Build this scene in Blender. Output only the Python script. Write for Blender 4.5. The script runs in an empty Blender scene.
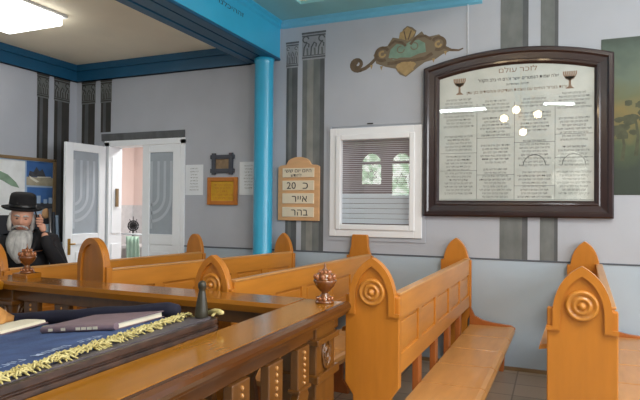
import bpy, bmesh, math, random
from mathutils import Vector as V, Matrix as MX
random.seed(7)
SC = bpy.context.scene
COL = SC.collection
PI = math.pi
H = 1.42                      # eye height above the floor

# ------------------------------------------------------------------ materials
def lin(c):
    r = []
    for v in c:
        v /= 255.0
        r.append(v / 12.92 if v <= .04045 else ((v + .055) / 1.055) ** 2.4)
    return (r[0], r[1], r[2], 1)

def mat(name, rgb, rough=.5, var=.0, scale=6, stretch=(1, 1, 1), rgb2=None, metal=0, coat=0, bump=0, bscale=None, spec=.5, emit=0, detail=4):
    m = bpy.data.materials.new(name); m.use_nodes = True
    nt = m.node_tree; b = nt.nodes['Principled BSDF']
    b.inputs['Roughness'].default_value = rough
    b.inputs['Metallic'].default_value = metal
    b.inputs['Coat Weight'].default_value = coat
    b.inputs['Coat Roughness'].default_value = .08
    b.inputs['Specular IOR Level'].default_value = spec
    c = lin(rgb)
    b.inputs['Base Color'].default_value = c
    if emit:
        b.inputs['Emission Color'].default_value = c
        b.inputs['Emission Strength'].default_value = emit
    if var or rgb2:
        tc = nt.nodes.new('ShaderNodeTexCoord'); mp = nt.nodes.new('ShaderNodeMapping')
        mp.inputs['Scale'].default_value = stretch
        nz = nt.nodes.new('ShaderNodeTexNoise'); nz.inputs['Scale'].default_value = scale; nz.inputs['Detail'].default_value = detail
        rp = nt.nodes.new('ShaderNodeValToRGB')
        rp.color_ramp.elements[0].position = .3; rp.color_ramp.elements[1].position = .7
        if rgb2:
            rp.color_ramp.elements[0].color = lin(rgb2); rp.color_ramp.elements[1].color = c
        else:
            rp.color_ramp.elements[0].color = tuple(x * (1 - var) for x in c[:3]) + (1,)
            rp.color_ramp.elements[1].color = tuple(min(1, x * (1 + var * .6)) for x in c[:3]) + (1,)
        L = nt.links.new
        L(tc.outputs['Object'], mp.inputs['Vector']); L(mp.outputs['Vector'], nz.inputs['Vector'])
        L(nz.outputs['Fac'], rp.inputs['Fac']); L(rp.outputs['Color'], b.inputs['Base Color'])
        if bump:
            n2 = nz
            if bscale:
                n2 = nt.nodes.new('ShaderNodeTexNoise'); n2.inputs['Scale'].default_value = bscale; n2.inputs['Detail'].default_value = 3
                L(mp.outputs['Vector'], n2.inputs['Vector'])
            bp = nt.nodes.new('ShaderNodeBump'); bp.inputs['Strength'].default_value = bump; bp.inputs['Distance'].default_value = .01
            L(n2.outputs['Fac'], bp.inputs['Height']); L(bp.outputs['Normal'], b.inputs['Normal'])
    return m

def glass_mat(name, r0=.08, rough=.0):
    # thin pane: part mirror, part clear, more mirror-like at grazing angles (Schlick)
    m = bpy.data.materials.new(name); m.use_nodes = True
    nt = m.node_tree; nt.nodes.clear(); L = nt.links.new
    o = nt.nodes.new('ShaderNodeOutputMaterial'); mx = nt.nodes.new('ShaderNodeMixShader')
    lw = nt.nodes.new('ShaderNodeLayerWeight'); lw.inputs['Blend'].default_value = .5
    pw = nt.nodes.new('ShaderNodeMath'); pw.operation = 'POWER'; pw.inputs[1].default_value = 5
    ma = nt.nodes.new('ShaderNodeMath'); ma.operation = 'MULTIPLY_ADD'; ma.inputs[1].default_value = 1 - r0; ma.inputs[2].default_value = r0
    t = nt.nodes.new('ShaderNodeBsdfTransparent'); g = nt.nodes.new('ShaderNodeBsdfGlossy'); g.inputs['Roughness'].default_value = rough
    L(lw.outputs['Facing'], pw.inputs[0]); L(pw.outputs[0], ma.inputs[0]); L(ma.outputs[0], mx.inputs['Fac'])
    L(t.outputs[0], mx.inputs[1]); L(g.outputs[0], mx.inputs[2]); L(mx.outputs[0], o.inputs['Surface'])
    return m

def emis(name, rgb, s, rgb2=None, scale=4):
    m = bpy.data.materials.new(name); m.use_nodes = True
    nt = m.node_tree; nt.nodes.clear(); L = nt.links.new
    o = nt.nodes.new('ShaderNodeOutputMaterial'); e = nt.nodes.new('ShaderNodeEmission')
    e.inputs['Color'].default_value = lin(rgb); e.inputs['Strength'].default_value = s
    if rgb2:
        tc = nt.nodes.new('ShaderNodeTexCoord')
        nz = nt.nodes.new('ShaderNodeTexNoise'); nz.inputs['Scale'].default_value = scale
        rp = nt.nodes.new('ShaderNodeValToRGB'); rp.color_ramp.elements[0].position = .42; rp.color_ramp.elements[1].position = .58
        rp.color_ramp.elements[0].color = lin(rgb2); rp.color_ramp.elements[1].color = lin(rgb)
        L(tc.outputs['Object'], nz.inputs['Vector']); L(nz.outputs['Fac'], rp.inputs['Fac']); L(rp.outputs['Color'], e.inputs['Color'])
    L(e.outputs[0], o.inputs['Surface'])
    return m

M = {}
M['wall'] = mat('lavender grey wall paint', (177, 182, 192), .75, .05, 2.2, bump=.05, bscale=60)
M['dado'] = mat('pale blue dado paint', (172, 188, 202), .6, .05, 2)
M['dado_line'] = mat('dado line', (84, 90, 100), .6)
M['wall_dim'] = mat('mauve plaster', (120, 104, 104), .8, .08, 1.5)
M['pink'] = mat('pink plaster', (240, 220, 212), .8, .04, 2)
M['beige'] = mat('beige ceiling paint', (252, 243, 220), .8, .04, 2)
M['teal'] = mat('teal ceiling paint', (140, 200, 206), .5, .06, 3)
M['blue'] = mat('bright blue gloss paint', (52, 170, 212), .3, .05, 3, coat=.3)
M['deepblue'] = mat('deep blue gloss paint and soffit shade', (22, 84, 120), .4, .08, 3)  # cornice paint; on the beam soffit it also carries painted shade
M['ltblue'] = mat('light blue cornice paint', (110, 184, 214), .4, .05, 3)
M['white'] = mat('white paint', (238, 243, 248), .35, .02, 3)
M['pvc'] = mat('white plastic frame', (236, 238, 242), .3)
M['honey'] = mat('honey varnished wood', (198, 130, 48), .34, .12, 3, (6, 1, 6), coat=.25)
M['honeyv'] = mat('honey varnished wood upright', (192, 121, 40), .34, .10, 3, (6, 6, 1), coat=.25)
M['seatw'] = mat('worn seat wood', (198, 144, 84), .36, .12, 3, (6, 1, 6), coat=.2)
M['redwood'] = mat('reddish stained wood', (176, 102, 48), .4, .12, 3, (6, 6, 1), coat=.2)
M['railw'] = mat('golden brown varnished rail wood', (158, 104, 24), .2, .12, 2.5, (8, .5, 8), coat=.3)
M['railx'] = mat('golden brown varnished rail wood across', (152, 96, 26), .2, .12, 2.5, (.5, 8, 8), coat=.3)
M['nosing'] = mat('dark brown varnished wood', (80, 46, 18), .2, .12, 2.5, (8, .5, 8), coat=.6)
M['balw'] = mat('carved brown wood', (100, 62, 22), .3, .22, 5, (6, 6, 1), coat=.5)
M['finial'] = mat('glossy copper brown wood', (118, 68, 32), .16, .12, 8, coat=.9)
M['finialb'] = mat('glossy carved beading', (160, 96, 54), .1, coat=1.0)
M['bead'] = mat('polished carved beads with painted glints', (176, 124, 66), .12, coat=.8)  # paler than the balusters: glints on the beads put into the colour
M['mahog'] = mat('dark mahogany frame wood', (46, 30, 31), .28, .2, 5, coat=.4)
M['darkwood'] = mat('worn dark table wood', (74, 52, 42), .35, .35, 14, (2, 1, 2), rgb2=(38, 28, 26), coat=.3)
M['leather'] = mat('worn grey table covering', (98, 92, 100), .45, .2, 10, rgb2=(70, 66, 74))
M['velvet'] = mat('blue velvet', (70, 96, 146), .8, .18, 8, rgb2=(46, 66, 112), bump=.3, bscale=90)
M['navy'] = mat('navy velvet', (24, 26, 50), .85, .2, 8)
M['gold'] = mat('pale gold fringe', (210, 200, 142), .6, .3, 30, rgb2=(176, 160, 96))
M['embro'] = mat('pale embroidery thread', (186, 204, 232), .6)
M['paper'] = mat('cream paper', (232, 226, 206), .8, .04, 6)
M['whitepaper'] = mat('white paper', (226, 232, 238), .7, .03, 6)
M['plaquepaper'] = mat('aged grey memorial sheet', (206, 211, 207), .7, .06, 4, rgb2=(188, 195, 191))
M['ink'] = mat('dark ink', (52, 50, 56), .7)
M['greyink'] = mat('grey ink', (104, 110, 110), .8)
M['brownink'] = mat('brown ink', (146, 122, 104), .8)
M['bookcover'] = mat('dull purple brown book cloth', (128, 108, 118), .6, .12, 18)
M['blackfelt'] = mat('black felt', (20, 19, 23), .85, .2, 20)
M['coat'] = mat('black coat cloth', (24, 24, 30), .8, .2, 12)
M['shirt'] = mat('white shirt', (220, 222, 226), .8)
M['skin'] = mat('skin', (214, 160, 136), .55, .06, 20)
M['beard'] = mat('grey white beard hair', (206, 206, 204), .8, .14, 12, (3, 3, .6), rgb2=(150, 150, 150), bump=.6, bscale=40)
M['black'] = mat('black plastic', (16, 16, 18), .3)
M['brass'] = mat('old brass', (180, 140, 70), .3, metal=1)
M['chrome'] = mat('grey metal', (150, 150, 154), .3, metal=.8)
M['bronze'] = mat('dark green black turned wood', (58, 54, 42), .35, .3, 10)
M['pineboard'] = mat('pale pine board', (214, 168, 122), .55, .1, 4, (1, 1, 6))
M['cream'] = mat('cream number plate', (226, 214, 190), .6, .04, 8)
M['tan'] = mat('tan cloth', (206, 150, 84), .75, .25, 14, rgb2=(156, 104, 50))
M['amberframe'] = mat('amber wood frame', (188, 116, 42), .4, .15, 8)
M['goldsheet'] = mat('yellow gold sheet', (206, 158, 34), .5, .15, 8)
M['bluegrey'] = mat('dark blue grey frame', (66, 70, 80), .45)
M['ochre'] = mat('ochre picture', (142, 120, 92), .6, .25, 20)
M['boardframe'] = mat('brown board frame', (136, 112, 80), .5, .15, 6)
M['glass'] = glass_mat('window glass', .10)
M['pglass'] = glass_mat('picture glass', .055)
M['frost'] = mat('frosted door glass', (164, 174, 184), .25, .06, 10)
M['etch'] = mat('etched white glass', (184, 193, 202), .4)
M['mint'] = mat('mint green cloth', (188, 218, 196), .8, .08, 8)
M['greywain'] = mat('pale grey tiles', (216, 214, 214), .5, .1, 12)
M['lace'] = mat('white half curtain', (226, 232, 236), .8)
_b = M['lace'].node_tree.nodes['Principled BSDF']; _b.inputs['Subsurface Weight'].default_value = 0
_t = M['lace'].node_tree.nodes.new('ShaderNodeBsdfTranslucent'); _t.inputs['Color'].default_value = lin((226, 232, 236))
_m = M['lace'].node_tree.nodes.new('ShaderNodeMixShader'); _o = M['lace'].node_tree.nodes['Material Output']
M['lace'].node_tree.links.new(_b.outputs[0], _m.inputs[1]); M['lace'].node_tree.links.new(_t.outputs[0], _m.inputs[2]); M['lace'].node_tree.links.new(_m.outputs[0], _o.inputs['Surface'])
M['blind'] = mat('grey blind slats', (190, 190, 196), .6)
M['sheet'] = mat('pale blue printed sheet', (176, 206, 224), .6)
M['darkpanel'] = mat('dark notice panel', (44, 46, 54), .6)

def painted_mat(name, a, b):
    return mat(name, a, .7, .3, 5, (2, 2, 1), rgb2=b, detail=6)
M['pc_dark'] = painted_mat('painted column dark grey', (96, 98, 102), (78, 82, 84))
M['pc_mid'] = painted_mat('painted column grey', (118, 122, 122), (98, 103, 102))
M['pc_lite'] = painted_mat('painted column light grey', (146, 146, 142), (124, 126, 122))
M['pc_cap'] = painted_mat('painted capital pale grey', (164, 166, 170), (140, 142, 148))
M['pc_black'] = painted_mat('painted column near black', (64, 58, 56), (46, 50, 46))
M['orn_brown'] = mat('painted ornament brown', (102, 86, 68), .7, .25, 20)
M['orn_gold'] = mat('painted ornament gold', (164, 140, 98), .7, .25, 20)
M['orn_green'] = mat('painted ornament sage', (118, 146, 130), .7, .2, 16)
M['orn_dark'] = mat('painted ornament outline', (118, 106, 88), .7)

def floor_mat():
    m = bpy.data.materials.new('beige stone floor tiles'); m.use_nodes = True
    nt = m.node_tree; b = nt.nodes['Principled BSDF']; L = nt.links.new
    tc = nt.nodes.new('ShaderNodeTexCoord'); br = nt.nodes.new('ShaderNodeTexBrick')
    br.inputs['Scale'].default_value = 1; br.inputs['Brick Width'].default_value = .3; br.inputs['Row Height'].default_value = .3
    br.offset = 0; br.inputs['Mortar Size'].default_value = .006
    br.inputs['Color1'].default_value = lin((176, 160, 142)); br.inputs['Color2'].default_value = lin((160, 146, 130)); br.inputs['Mortar'].default_value = lin((120, 108, 96))
    L(tc.outputs['Object'], br.inputs['Vector']); L(br.outputs['Color'], b.inputs['Base Color']); b.inputs['Roughness'].default_value = .35
    return m
M['floor'] = floor_mat()

def mural_mat():
    m = bpy.data.materials.new('painted landscape'); m.use_nodes = True
    nt = m.node_tree; b = nt.nodes['Principled BSDF']; L = nt.links.new
    tc = nt.nodes.new('ShaderNodeTexCoord'); sp = nt.nodes.new('ShaderNodeSeparateXYZ')
    nz = nt.nodes.new('ShaderNodeTexNoise'); nz.inputs['Scale'].default_value = 5; nz.inputs['Detail'].default_value = 6
    ad = nt.nodes.new('ShaderNodeMath'); ad.operation = 'MULTIPLY_ADD'; ad.inputs[1].default_value = .35; 
    rp = nt.nodes.new('ShaderNodeValToRGB')
    els = [(0.16, (46, 58, 48)), (.32, (70, 84, 56)), (.5, (122, 108, 60)), (.62, (96, 102, 70)), (.78, (90, 106, 92)), (.92, (70, 88, 78)), (1, (54, 70, 62))]
    r = rp.color_ramp
    r.elements[0].position = els[0][0]; r.elements[0].color = lin(els[0][1])
    r.elements[1].position = els[-1][0]; r.elements[1].color = lin(els[-1][1])
    for p, c in els[1:-1]:
        e = r.elements.new(p); e.color = lin(c)
    L(tc.outputs['Generated'], sp.inputs[0]); L(tc.outputs['Object'], nz.inputs['Vector'])
    L(nz.outputs['Fac'], ad.inputs[0]); 
    sub = nt.nodes.new('ShaderNodeMath'); sub.operation = 'SUBTRACT'; sub.inputs[1].default_value = .17
    L(sp.outputs['Z'], sub.inputs[0]); L(sub.outputs[0], ad.inputs[2])
    L(ad.outputs[0], rp.inputs['Fac']); L(rp.outputs['Color'], b.inputs['Base Color']); b.inputs['Roughness'].default_value = .5
    return m
M['mural'] = mural_mat()
M['tree'] = mat('painted tree', (70, 74, 52), .6, .3, 20)

# ------------------------------------------------------------------ mesh builder
class MB:
    def __init__(s): s.bm = bmesh.new(); s.mi = 0; s.smooth = False; s.T = MX.Identity(4)
    def m(s, i): s.mi = i; return s
    def _f(s, vs):
        try:
            f = s.bm.faces.new(vs); f.material_index = s.mi; f.smooth = s.smooth; return f
        except ValueError:
            return None
    def v(s, co): return s.bm.verts.new(s.T @ V(co))
    def box(s, x0, x1, y0, y1, z0, z1):
        p = [s.v((x, y, z)) for x in (x0, x1) for y in (y0, y1) for z in (z0, z1)]
        for q in ((0, 1, 3, 2), (4, 6, 7, 5), (0, 4, 5, 1), (2, 3, 7, 6), (0, 2, 6, 4), (1, 5, 7, 3)):
            s._f([p[i] for i in q])
        return s
    def prism(s, pts, ax, a0, a1):
        # pts in the plane across axis ax: 'Y' -> (x,z), 'X' -> (y,z), 'Z' -> (x,y)
        def mk(p, a):
            return {'Y': (p[0], a, p[1]), 'X': (a, p[0], p[1]), 'Z': (p[0], p[1], a)}[ax]
        A = [s.v(mk(p, a0)) for p in pts]; B = [s.v(mk(p, a1)) for p in pts]
        n = len(pts)
        s._f(A); s._f(B[::-1])
        for i in range(n): s._f([A[i], B[i], B[(i + 1) % n], A[(i + 1) % n]])
        return s
    def lathe(s, prof, c=(0, 0, 0), n=20, axis='Z', cap=True):
        old = s.smooth; s.smooth = True
        rings = []
        for r, h in prof:
            ring = []
            for k in range(n):
                a = 2 * PI * k / n
                p = (r * math.cos(a), r * math.sin(a), h)
                if axis == 'Y': p = (p[0], p[2], p[1])
                if axis == 'X': p = (p[2], p[0], p[1])
                ring.append(s.v((c[0] + p[0], c[1] + p[1], c[2] + p[2])))
            rings.append(ring)
        for a, b in zip(rings, rings[1:]):
            for k in range(n): s._f([a[k], a[(k + 1) % n], b[(k + 1) % n], b[k]])
        if cap:
            s._f(rings[0][::-1]); s._f(rings[-1])
        s.smooth = old
        return s
    def sphere(s, c, r, n=10, k=6):
        if not isinstance(r, (tuple, list)): r = (r, r, r)
        old = s.smooth; s.smooth = True
        rings = []
        for i in range(1, k):
            t = PI * i / k
            rings.append([s.v((c[0] + r[0] * math.sin(t) * math.cos(2 * PI * j / n), c[1] + r[1] * math.sin(t) * math.sin(2 * PI * j / n), c[2] + r[2] * math.cos(t))) for j in range(n)])
        top = s.v((c[0], c[1], c[2] + r[2])); bot = s.v((c[0], c[1], c[2] - r[2]))
        for j in range(n):
            s._f([top, rings[0][j], rings[0][(j + 1) % n]]); s._f([bot, rings[-1][(j + 1) % n], rings[-1][j]])
            for a, b in zip(rings, rings[1:]): s._f([a[j], b[j], b[(j + 1) % n], a[(j + 1) % n]])
        s.smooth = old
        return s
    def tube(s, path, r, n=8, closed=False):
        old = s.smooth; s.smooth = True
        P = [V(p) for p in path]; rings = []
        R = r if isinstance(r, (list, tuple)) else [r] * len(P)
        for i, p in enumerate(P):
            if closed: d = P[(i + 1) % len(P)] - P[i - 1]
            else: d = P[min(i + 1, len(P) - 1)] - P[max(i - 1, 0)]
            d.normalize()
            u = d.cross(V((0, 0, 1)))
            if u.length < .05: u = d.cross(V((1, 0, 0)))
            u.normalize(); w = d.cross(u)
            rings.append([s.v(p + R[i] * (u * math.cos(2 * PI * k / n) + w * math.sin(2 * PI * k / n))) for k in range(n)])
        prs = list(zip(rings, rings[1:])) + ([(rings[-1], rings[0])] if closed else [])
        for a, b in prs:
            for k in range(n): s._f([a[k], a[(k + 1) % n], b[(k + 1) % n], b[k]])
        if not closed: s._f(rings[0][::-1]); s._f(rings[-1])
        s.smooth = old
        return s
    # --- flat painted shapes: pts (a,b) mapped by s.map(a,b)
    def poly(s, pts, mapf):
        s._f([s.v(mapf(*p)) for p in pts]); return s
    def ribbon(s, pts, w, mapf):
        n = len(pts); Ls, Rs = [], []
        W = w if isinstance(w, (list, tuple)) else [w] * n
        for i in range(n):
            a = pts[max(i - 1, 0)]; b = pts[min(i + 1, n - 1)]
            d = V((b[0] - a[0], b[1] - a[1])); d = d.normalized() if d.length else V((1, 0))
            nn = V((-d.y, d.x)) * W[i] / 2
            Ls.append(s.v(mapf(pts[i][0] + nn.x, pts[i][1] + nn.y))); Rs.append(s.v(mapf(pts[i][0] - nn.x, pts[i][1] - nn.y)))
        for i in range(n - 1): s._f([Ls[i], Ls[i + 1], Rs[i + 1], Rs[i]])
        return s
    def text(s, body, size, mapf, align='C', squash=1.0, rtl=True, res=1):
        c = bpy.data.curves.new('t', 'FONT'); c.body = body[::-1] if rtl else body
        c.size = size; c.resolution_u = res
        c.align_x = {'C': 'CENTER', 'L': 'LEFT', 'R': 'RIGHT'}[align]
        o = bpy.data.objects.new('t', c); COL.objects.link(o)
        me = bpy.data.meshes.new_from_object(o.evaluated_get(bpy.context.evaluated_depsgraph_get()))
        vs = [s.v(mapf(v.co.x * squash, v.co.y)) for v in me.vertices]
        for p in me.polygons: s._f([vs[i] for i in p.vertices])
        bpy.data.objects.remove(o); bpy.data.curves.remove(c); bpy.data.meshes.remove(me)
        return s
    def build(s, name, mats, parent=None, loc=(0, 0, 0), rot=(0, 0, 0), bevel=0, normals=True):
        if normals: bmesh.ops.recalc_face_normals(s.bm, faces=s.bm.faces[:])
        me = bpy.data.meshes.new(name); s.bm.to_mesh(me); s.bm.free()
        for x in (mats if isinstance(mats, (list, tuple)) else [mats]): me.materials.append(M[x] if isinstance(x, str) else x)
        o = bpy.data.objects.new(name, me); COL.objects.link(o)
        o.parent = parent; o.location = loc; o.rotation_euler = rot
        if bevel:
            b = o.modifiers.new('bevel', 'BEVEL'); b.width = bevel; b.segments = 2; b.limit_method = 'ANGLE'; b.angle_limit = .9
            b.harden_normals = False
        return o

def tag(o, label=None, cat=None, group=None, kind=None):
    if label: o['label'] = label
    if cat: o['category'] = cat
    if group: o['group'] = group
    if kind: o['kind'] = kind
    return o

def empty(name, loc=(0, 0, 0), rz=0, label=None, cat=None, group=None, kind=None):
    o = bpy.data.objects.new(name, None); COL.objects.link(o); o.empty_display_size = .1
    o.location = loc; o.rotation_euler = (0, 0, rz)
    return tag(o, label, cat, group, kind)

def arc(cx, cy, r, a0, a1, n):
    return [(cx + r * math.cos(math.radians(a0 + (a1 - a0) * i / n)), cy + r * math.sin(math.radians(a0 + (a1 - a0) * i / n))) for i in range(n + 1)]

WY = 5.2                       # the wall with the window
LX = -5.5                      # the left wall
RX = 4.5                       # the right wall
BY = -4.8                      # the wall behind the photographer
GC = 3.136                     # ceiling under the gallery
HC = 3.35                      # ceiling beside the beam
TOP = 4.3
DADO = .968

# ------------------------------------------------------------------ the room shell
MB().box(-6.8, RX + .2, BY - .2, 8.2, -.1, 0).build('floor', 'floor')['kind'] = 'structure'

w = MB()
def wallbox(x0, x1, z0, z1):
    for a, b, mi in ((z0, min(z1, DADO), 1), (max(z0, DADO), z1, 0)):
        if b > a: w.m(mi).box(x0, x1, WY, WY + .2, a, b)
DX0, DX1, DT = -5.0, -3.862, 2.17
WX0, WX1, WZ0, WZ1 = -2.086, -1.155, 1.131, 2.200
wallbox(LX - .2, DX0, 0, TOP); wallbox(DX0, DX1, DT, TOP)
wallbox(DX1, WX0 + .05, 0, TOP)
wallbox(WX0 + .05, WX1 - .05, 0, WZ0 + .05); wallbox(WX0 + .05, WX1 - .05, WZ1 - .05, TOP)
wallbox(WX1 - .05, RX + .2, 0, TOP)
wall_back = w.build('wall_back', ['wall', 'dado']); tag(wall_back, 'lavender grey wall with painted columns, window and pale blue dado', kind='structure')
MB().box(DX1, RX, WY - .006, WY, DADO - .008, DADO + .006).build('trim_1', 'dado_line')['kind'] = 'structure'
MB().box(DX1, RX, WY - .02, WY, 0, .03).box(LX, DX0, WY - .02, WY, 0, .03).build('baseboard_back', 'boardframe')['kind'] = 'structure'
wl = MB().m(0).box(LX - .2, LX, BY - .2, WY, DADO, TOP).m(1).box(LX - .2, LX, BY - .2, WY, 0, DADO).build('wall_left', ['wall', 'dado'])
tag(wl, 'grey left wall under the gallery', kind='structure')

# right wall with two tall daylight windows, rear wall with arched windows
def arch_pts(x0, x1, z0, z1, n=12):
    r = (x1 - x0) / 2
    return [(x0, z0), (x1, z0)] + arc((x0 + x1) / 2, z1 - r, r, 0, 180, n)
rear = MB()
AW = [(-5.2, -4.53, 2.03, 3.0), (-4.30, -3.68, 1.72, 2.98), (-.14, .76, 1.62, 2.92)]
xs = [LX - .2, AW[0][0], AW[0][1], AW[1][0], AW[1][1], AW[2][0], AW[2][1], RX + .2]
for i in range(0, 8, 2): rear.box(xs[i], xs[i + 1], BY - .2, BY, 0, TOP)
for x0, x1, z0, z1 in AW:
    rear.box(x0, x1, BY - .2, BY, 0, z0)
    r = (x1 - x0) / 2; c = (x0 + x1) / 2
    rear.prism([(x0, TOP), (x0, z1 - r)] + arc(c, z1 - r, r, 180, 90, 8)[1:] + [(c, TOP)], 'Y', BY - .2, BY)
    rear.prism([(x1, TOP), (x1, z1 - r)] + arc(c, z1 - r, r, 0, 90, 8)[1:] + [(c, TOP)], 'Y', BY - .2, BY)
rear.build('wall_rear', 'wall_dim')['kind'] = 'structure'
M['sky'] = emis('bright sky seen through the arched window', (235, 245, 235), 9, (150, 190, 150), 5)
M['sky2'] = emis('bright sky seen through the wide arched window', (250, 250, 235), 3.2, (70, 84, 76), 3)
for n, (x0, x1, z0, z1) in enumerate(AW):
    c = (x0 + x1) / 2; r = (x1 - x0) / 2
    f = MB()
    f.box(x0, x0 + .04, BY - .14, BY - .06, z0, z1 - r).box(x1 - .04, x1, BY - .14, BY - .06, z0, z1 - r).box(x0, x1, BY - .14, BY - .06, z0, z0 + .05)
    f.box(x0, x1, BY - .14, BY - .06, z1 - r - .02, z1 - r + .06)
    o_, i_ = arc(c, z1 - r, r, 0, 180, 12), arc(c, z1 - r, r - .04, 0, 180, 12)
    for k in range(12): f.prism([o_[k], o_[k + 1], i_[k + 1], i_[k]], 'Y', BY - .14, BY - .06)
    if n < 2:
        zc = (z0 + z1 - r) / 2
        for rot in (90, 270):
            tri = [(c + .17 * math.cos(math.radians(rot + k * 120)), zc + .17 * math.sin(math.radians(rot + k * 120))) for k in range(3)]
            f.tube([(p[0], BY - .1, p[1]) for p in tri], .016, 6, True)
    fo = f.build('window_%d' % (n + 3), 'boardframe'); fo['kind'] = 'structure'
    MB().prism(arch_pts(x0 + .02, x1 - .02, z0 + .02, z1 - .02), 'Y', BY - .17, BY - .16).build('pane', 'sky' if n < 2 else 'sky2', fo)

rw = MB()
RW = [(-3.2, -1.9), (.2, 1.5), (2.7, 4.0)]
ys = [BY - .2] + [y for p in RW for y in p] + [WY]
for i in range(0, 8, 2): rw.box(RX, RX + .2, ys[i], ys[i + 1], 0, TOP)
for a, b in RW: rw.box(RX, RX + .2, a, b, 0, 1.1).box(RX, RX + .2, a, b, 3.2, TOP)
rw.build('wall_right', 'wall')['kind'] = 'structure'

# ceilings: beige under the gallery, teal bordered aisle ceiling, high hall ceiling
BX0, BX1 = -3.03, -2.67
CE = -.62
c = MB()
c.m(0).box(LX - .2, BX0 + .1, BY - .2, WY + .2, GC, GC + .1)
c.m(1).box(BX1 - .1, CE, WY - .40, WY, HC, HC + .1).box(BX1 - .1, BX1 + .42, BY, WY - .40, HC, HC + .1)
c.m(0).box(BX1 + .42, CE, BY, WY - .40, HC + .03, HC + .12)
c.m(2).box(CE - .04, CE, BY, WY, HC - .005, TOP)
c.m(0).box(CE - .04, RX + .2, BY - .2, WY + .2, TOP, TOP + .1)
co = c.build('ceiling', ['beige', 'teal', 'ltblue']); tag(co, 'beige painted ceiling under the gallery', kind='structure')

# blue beam carrying the gallery, with its mouldings and lettering
g = MB()
g.m(0).prism([(BX0 + .02, HC + .05), (BX0 + .02, 2.965), (BX1, 2.965), (BX1, HC + .05)], 'Y', BY, WY)
g.m(0).prism([(BX1, HC), (BX1, HC - .075), (BX1 + .018, HC - .06), (BX1 + .02, HC - .03), (BX1 + .045, HC - .01), (BX1 + .045, HC)], 'Y', BY, WY)
g.m(1)  # soffit strips in deeper blue, part of their shade put into the colour
for a, b, z in ((BX0, BX0 + .085, 2.945), (BX0 + .105, BX0 + .235, 2.95), (BX1 - .105, BX1 - .0, 2.948)): g.box(a, b, BY, WY, z, 2.967)
g.prism([(BX1 - .01, 2.945), (BX1 + .006, 2.95), (BX1 + .008, 2.966), (BX1, 2.975)], 'Y', BY, WY)
beam = g.build('gallery_beam', ['blue', 'deepblue']); tag(beam, 'blue gallery beam with black Hebrew lettering running to the column', 'beam', kind='structure')
t = MB()
face = lambda a, b: (BX1 + .002, 4.27 + a, 3.205 + b)
t.text('זה', .06, lambda a, b: (BX1 + .002, 4.40 + a, 3.165 + b), 'C', 2.0, res=2).text('היכלנו', .06, lambda a, b: (BX1 + .002, 4.19 + a, 3.165 + b), 'C', 2.0, res=2)
t.build('lettering', 'ink', beam, normals=False)

# cornices
def cornice(name, boxes, m):
    q = MB()
    for b in boxes: q.box(*b)
    o = q.build(name, m); o['kind'] = 'structure'; return o
cornice('trim_2', [(LX, LX + .05, BY, WY, 2.936, GC), (LX + .05, LX + .075, BY, WY, 3.06, GC), (LX, LX + .06, BY, WY, 2.936, 2.955)], 'deepblue')
cornice('trim_3', [(LX + .05, BX0 + .02, WY - .05, WY, 2.936, GC), (LX + .05, BX0 + .02, WY - .075, WY - .05, 3.06, GC), (LX + .05, BX0 + .02, WY - .06, WY, 2.936, 2.955)], 'deepblue')
q = MB().prism([(WY, HC), (WY, HC - .075), (WY - .02, HC - .06), (WY - .022, HC - .03), (WY - .05, HC - .008), (WY - .05, HC)], 'X', BX1 + .02, CE)
q.build('trim_4', 'ltblue')['kind'] = 'structure'

# round blue column under the beam
col = MB().lathe([(.12, 0), (.12, .1), (.1, .13), (.097, 2.89), (.103, 2.9), (.101, 2.915), (.108, 2.945)], (-2.79, 5.08, 0), 32)
col.box(-2.915, -2.665, 4.955, 5.195, 0, .06)
tag(col.build('support_column', 'blue'), 'round bright blue column holding up the gallery beam', 'column', kind='structure')

# ------------------------------------------------------------------ painted decoration on the walls
onb = lambda d: (lambda x, z: (x, WY - d, z))
onl = lambda d: (lambda y, z: (LX + d, y, z))
def painted_column(parent, mp, a0, a1, z0, z1, cap, mats, name='painted_column'):
    wd = a1 - a0; q = MB()
    for f0, f1, mi in ((0, .22, 1), (.22, .5, 2), (.5, .8, 1), (.8, 1, 0)): q.m(mi).poly([(a0 + wd * f0, z0), (a0 + wd * f1, z0), (a0 + wd * f1, z1), (a0 + wd * f0, z1)], mp(.0015))
    if cap:
        h = cap
        q.m(3).poly([(a0 - .008, z1), (a1 + .008, z1), (a1 + .008, z1 + h), (a0 - .008, z1 + h)], mp(.0014))
        q.m(0)
        for zq, t_, e_ in ((.06, .05, .006), (.14, .03, .0), (.84, .05, .008), (.93, .07, .012)):
            q.poly([(a0 - e_, z1 + h * zq), (a1 + e_, z1 + h * zq), (a1 + e_, z1 + h * (zq + t_)), (a0 - e_, z1 + h * (zq + t_))], mp(.002))
        for k in range(3):
            x = a0 + wd * (k + .5) / 3
            q.m(0).ribbon([(x - wd * .13, z1 + h * .16), (x - wd * .10, z1 + h * .45), (x + wd * .02, z1 + h * .62), (x + wd * .12, z1 + h * .56), (x + wd * .10, z1 + h * .45)], wd * .06, mp(.0025))
            q.m(1).ribbon([(x + wd * .06, z1 + h * .16), (x + wd * .04, z1 + h * .42)], wd * .08, mp(.0022))
        for sx in (-1, 1):
            cx = (a0 + a1) / 2 + sx * wd * .36
            q.m(0).ribbon(arc(cx, z1 + h * .74, wd * .13, 0, 300, 10), wd * .06, mp(.0035))
    return q.build(name, mats, parent, normals=False)
G3 = ['pc_dark', 'pc_mid', 'pc_lite', 'pc_cap']
painted_column(wall_back, onb, -2.589, -2.462, DADO, 2.86, .27, ['pc_dark', 'pc_dark', 'pc_mid', 'pc_cap'])
painted_column(wall_back, onb, -2.407, -2.161, DADO, 2.925, .285, G3)
painted_column(wall_back, onb, -.462, -.228, DADO, TOP, 0, ['pc_dark', 'pc_mid', 'pc_mid'])
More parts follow.
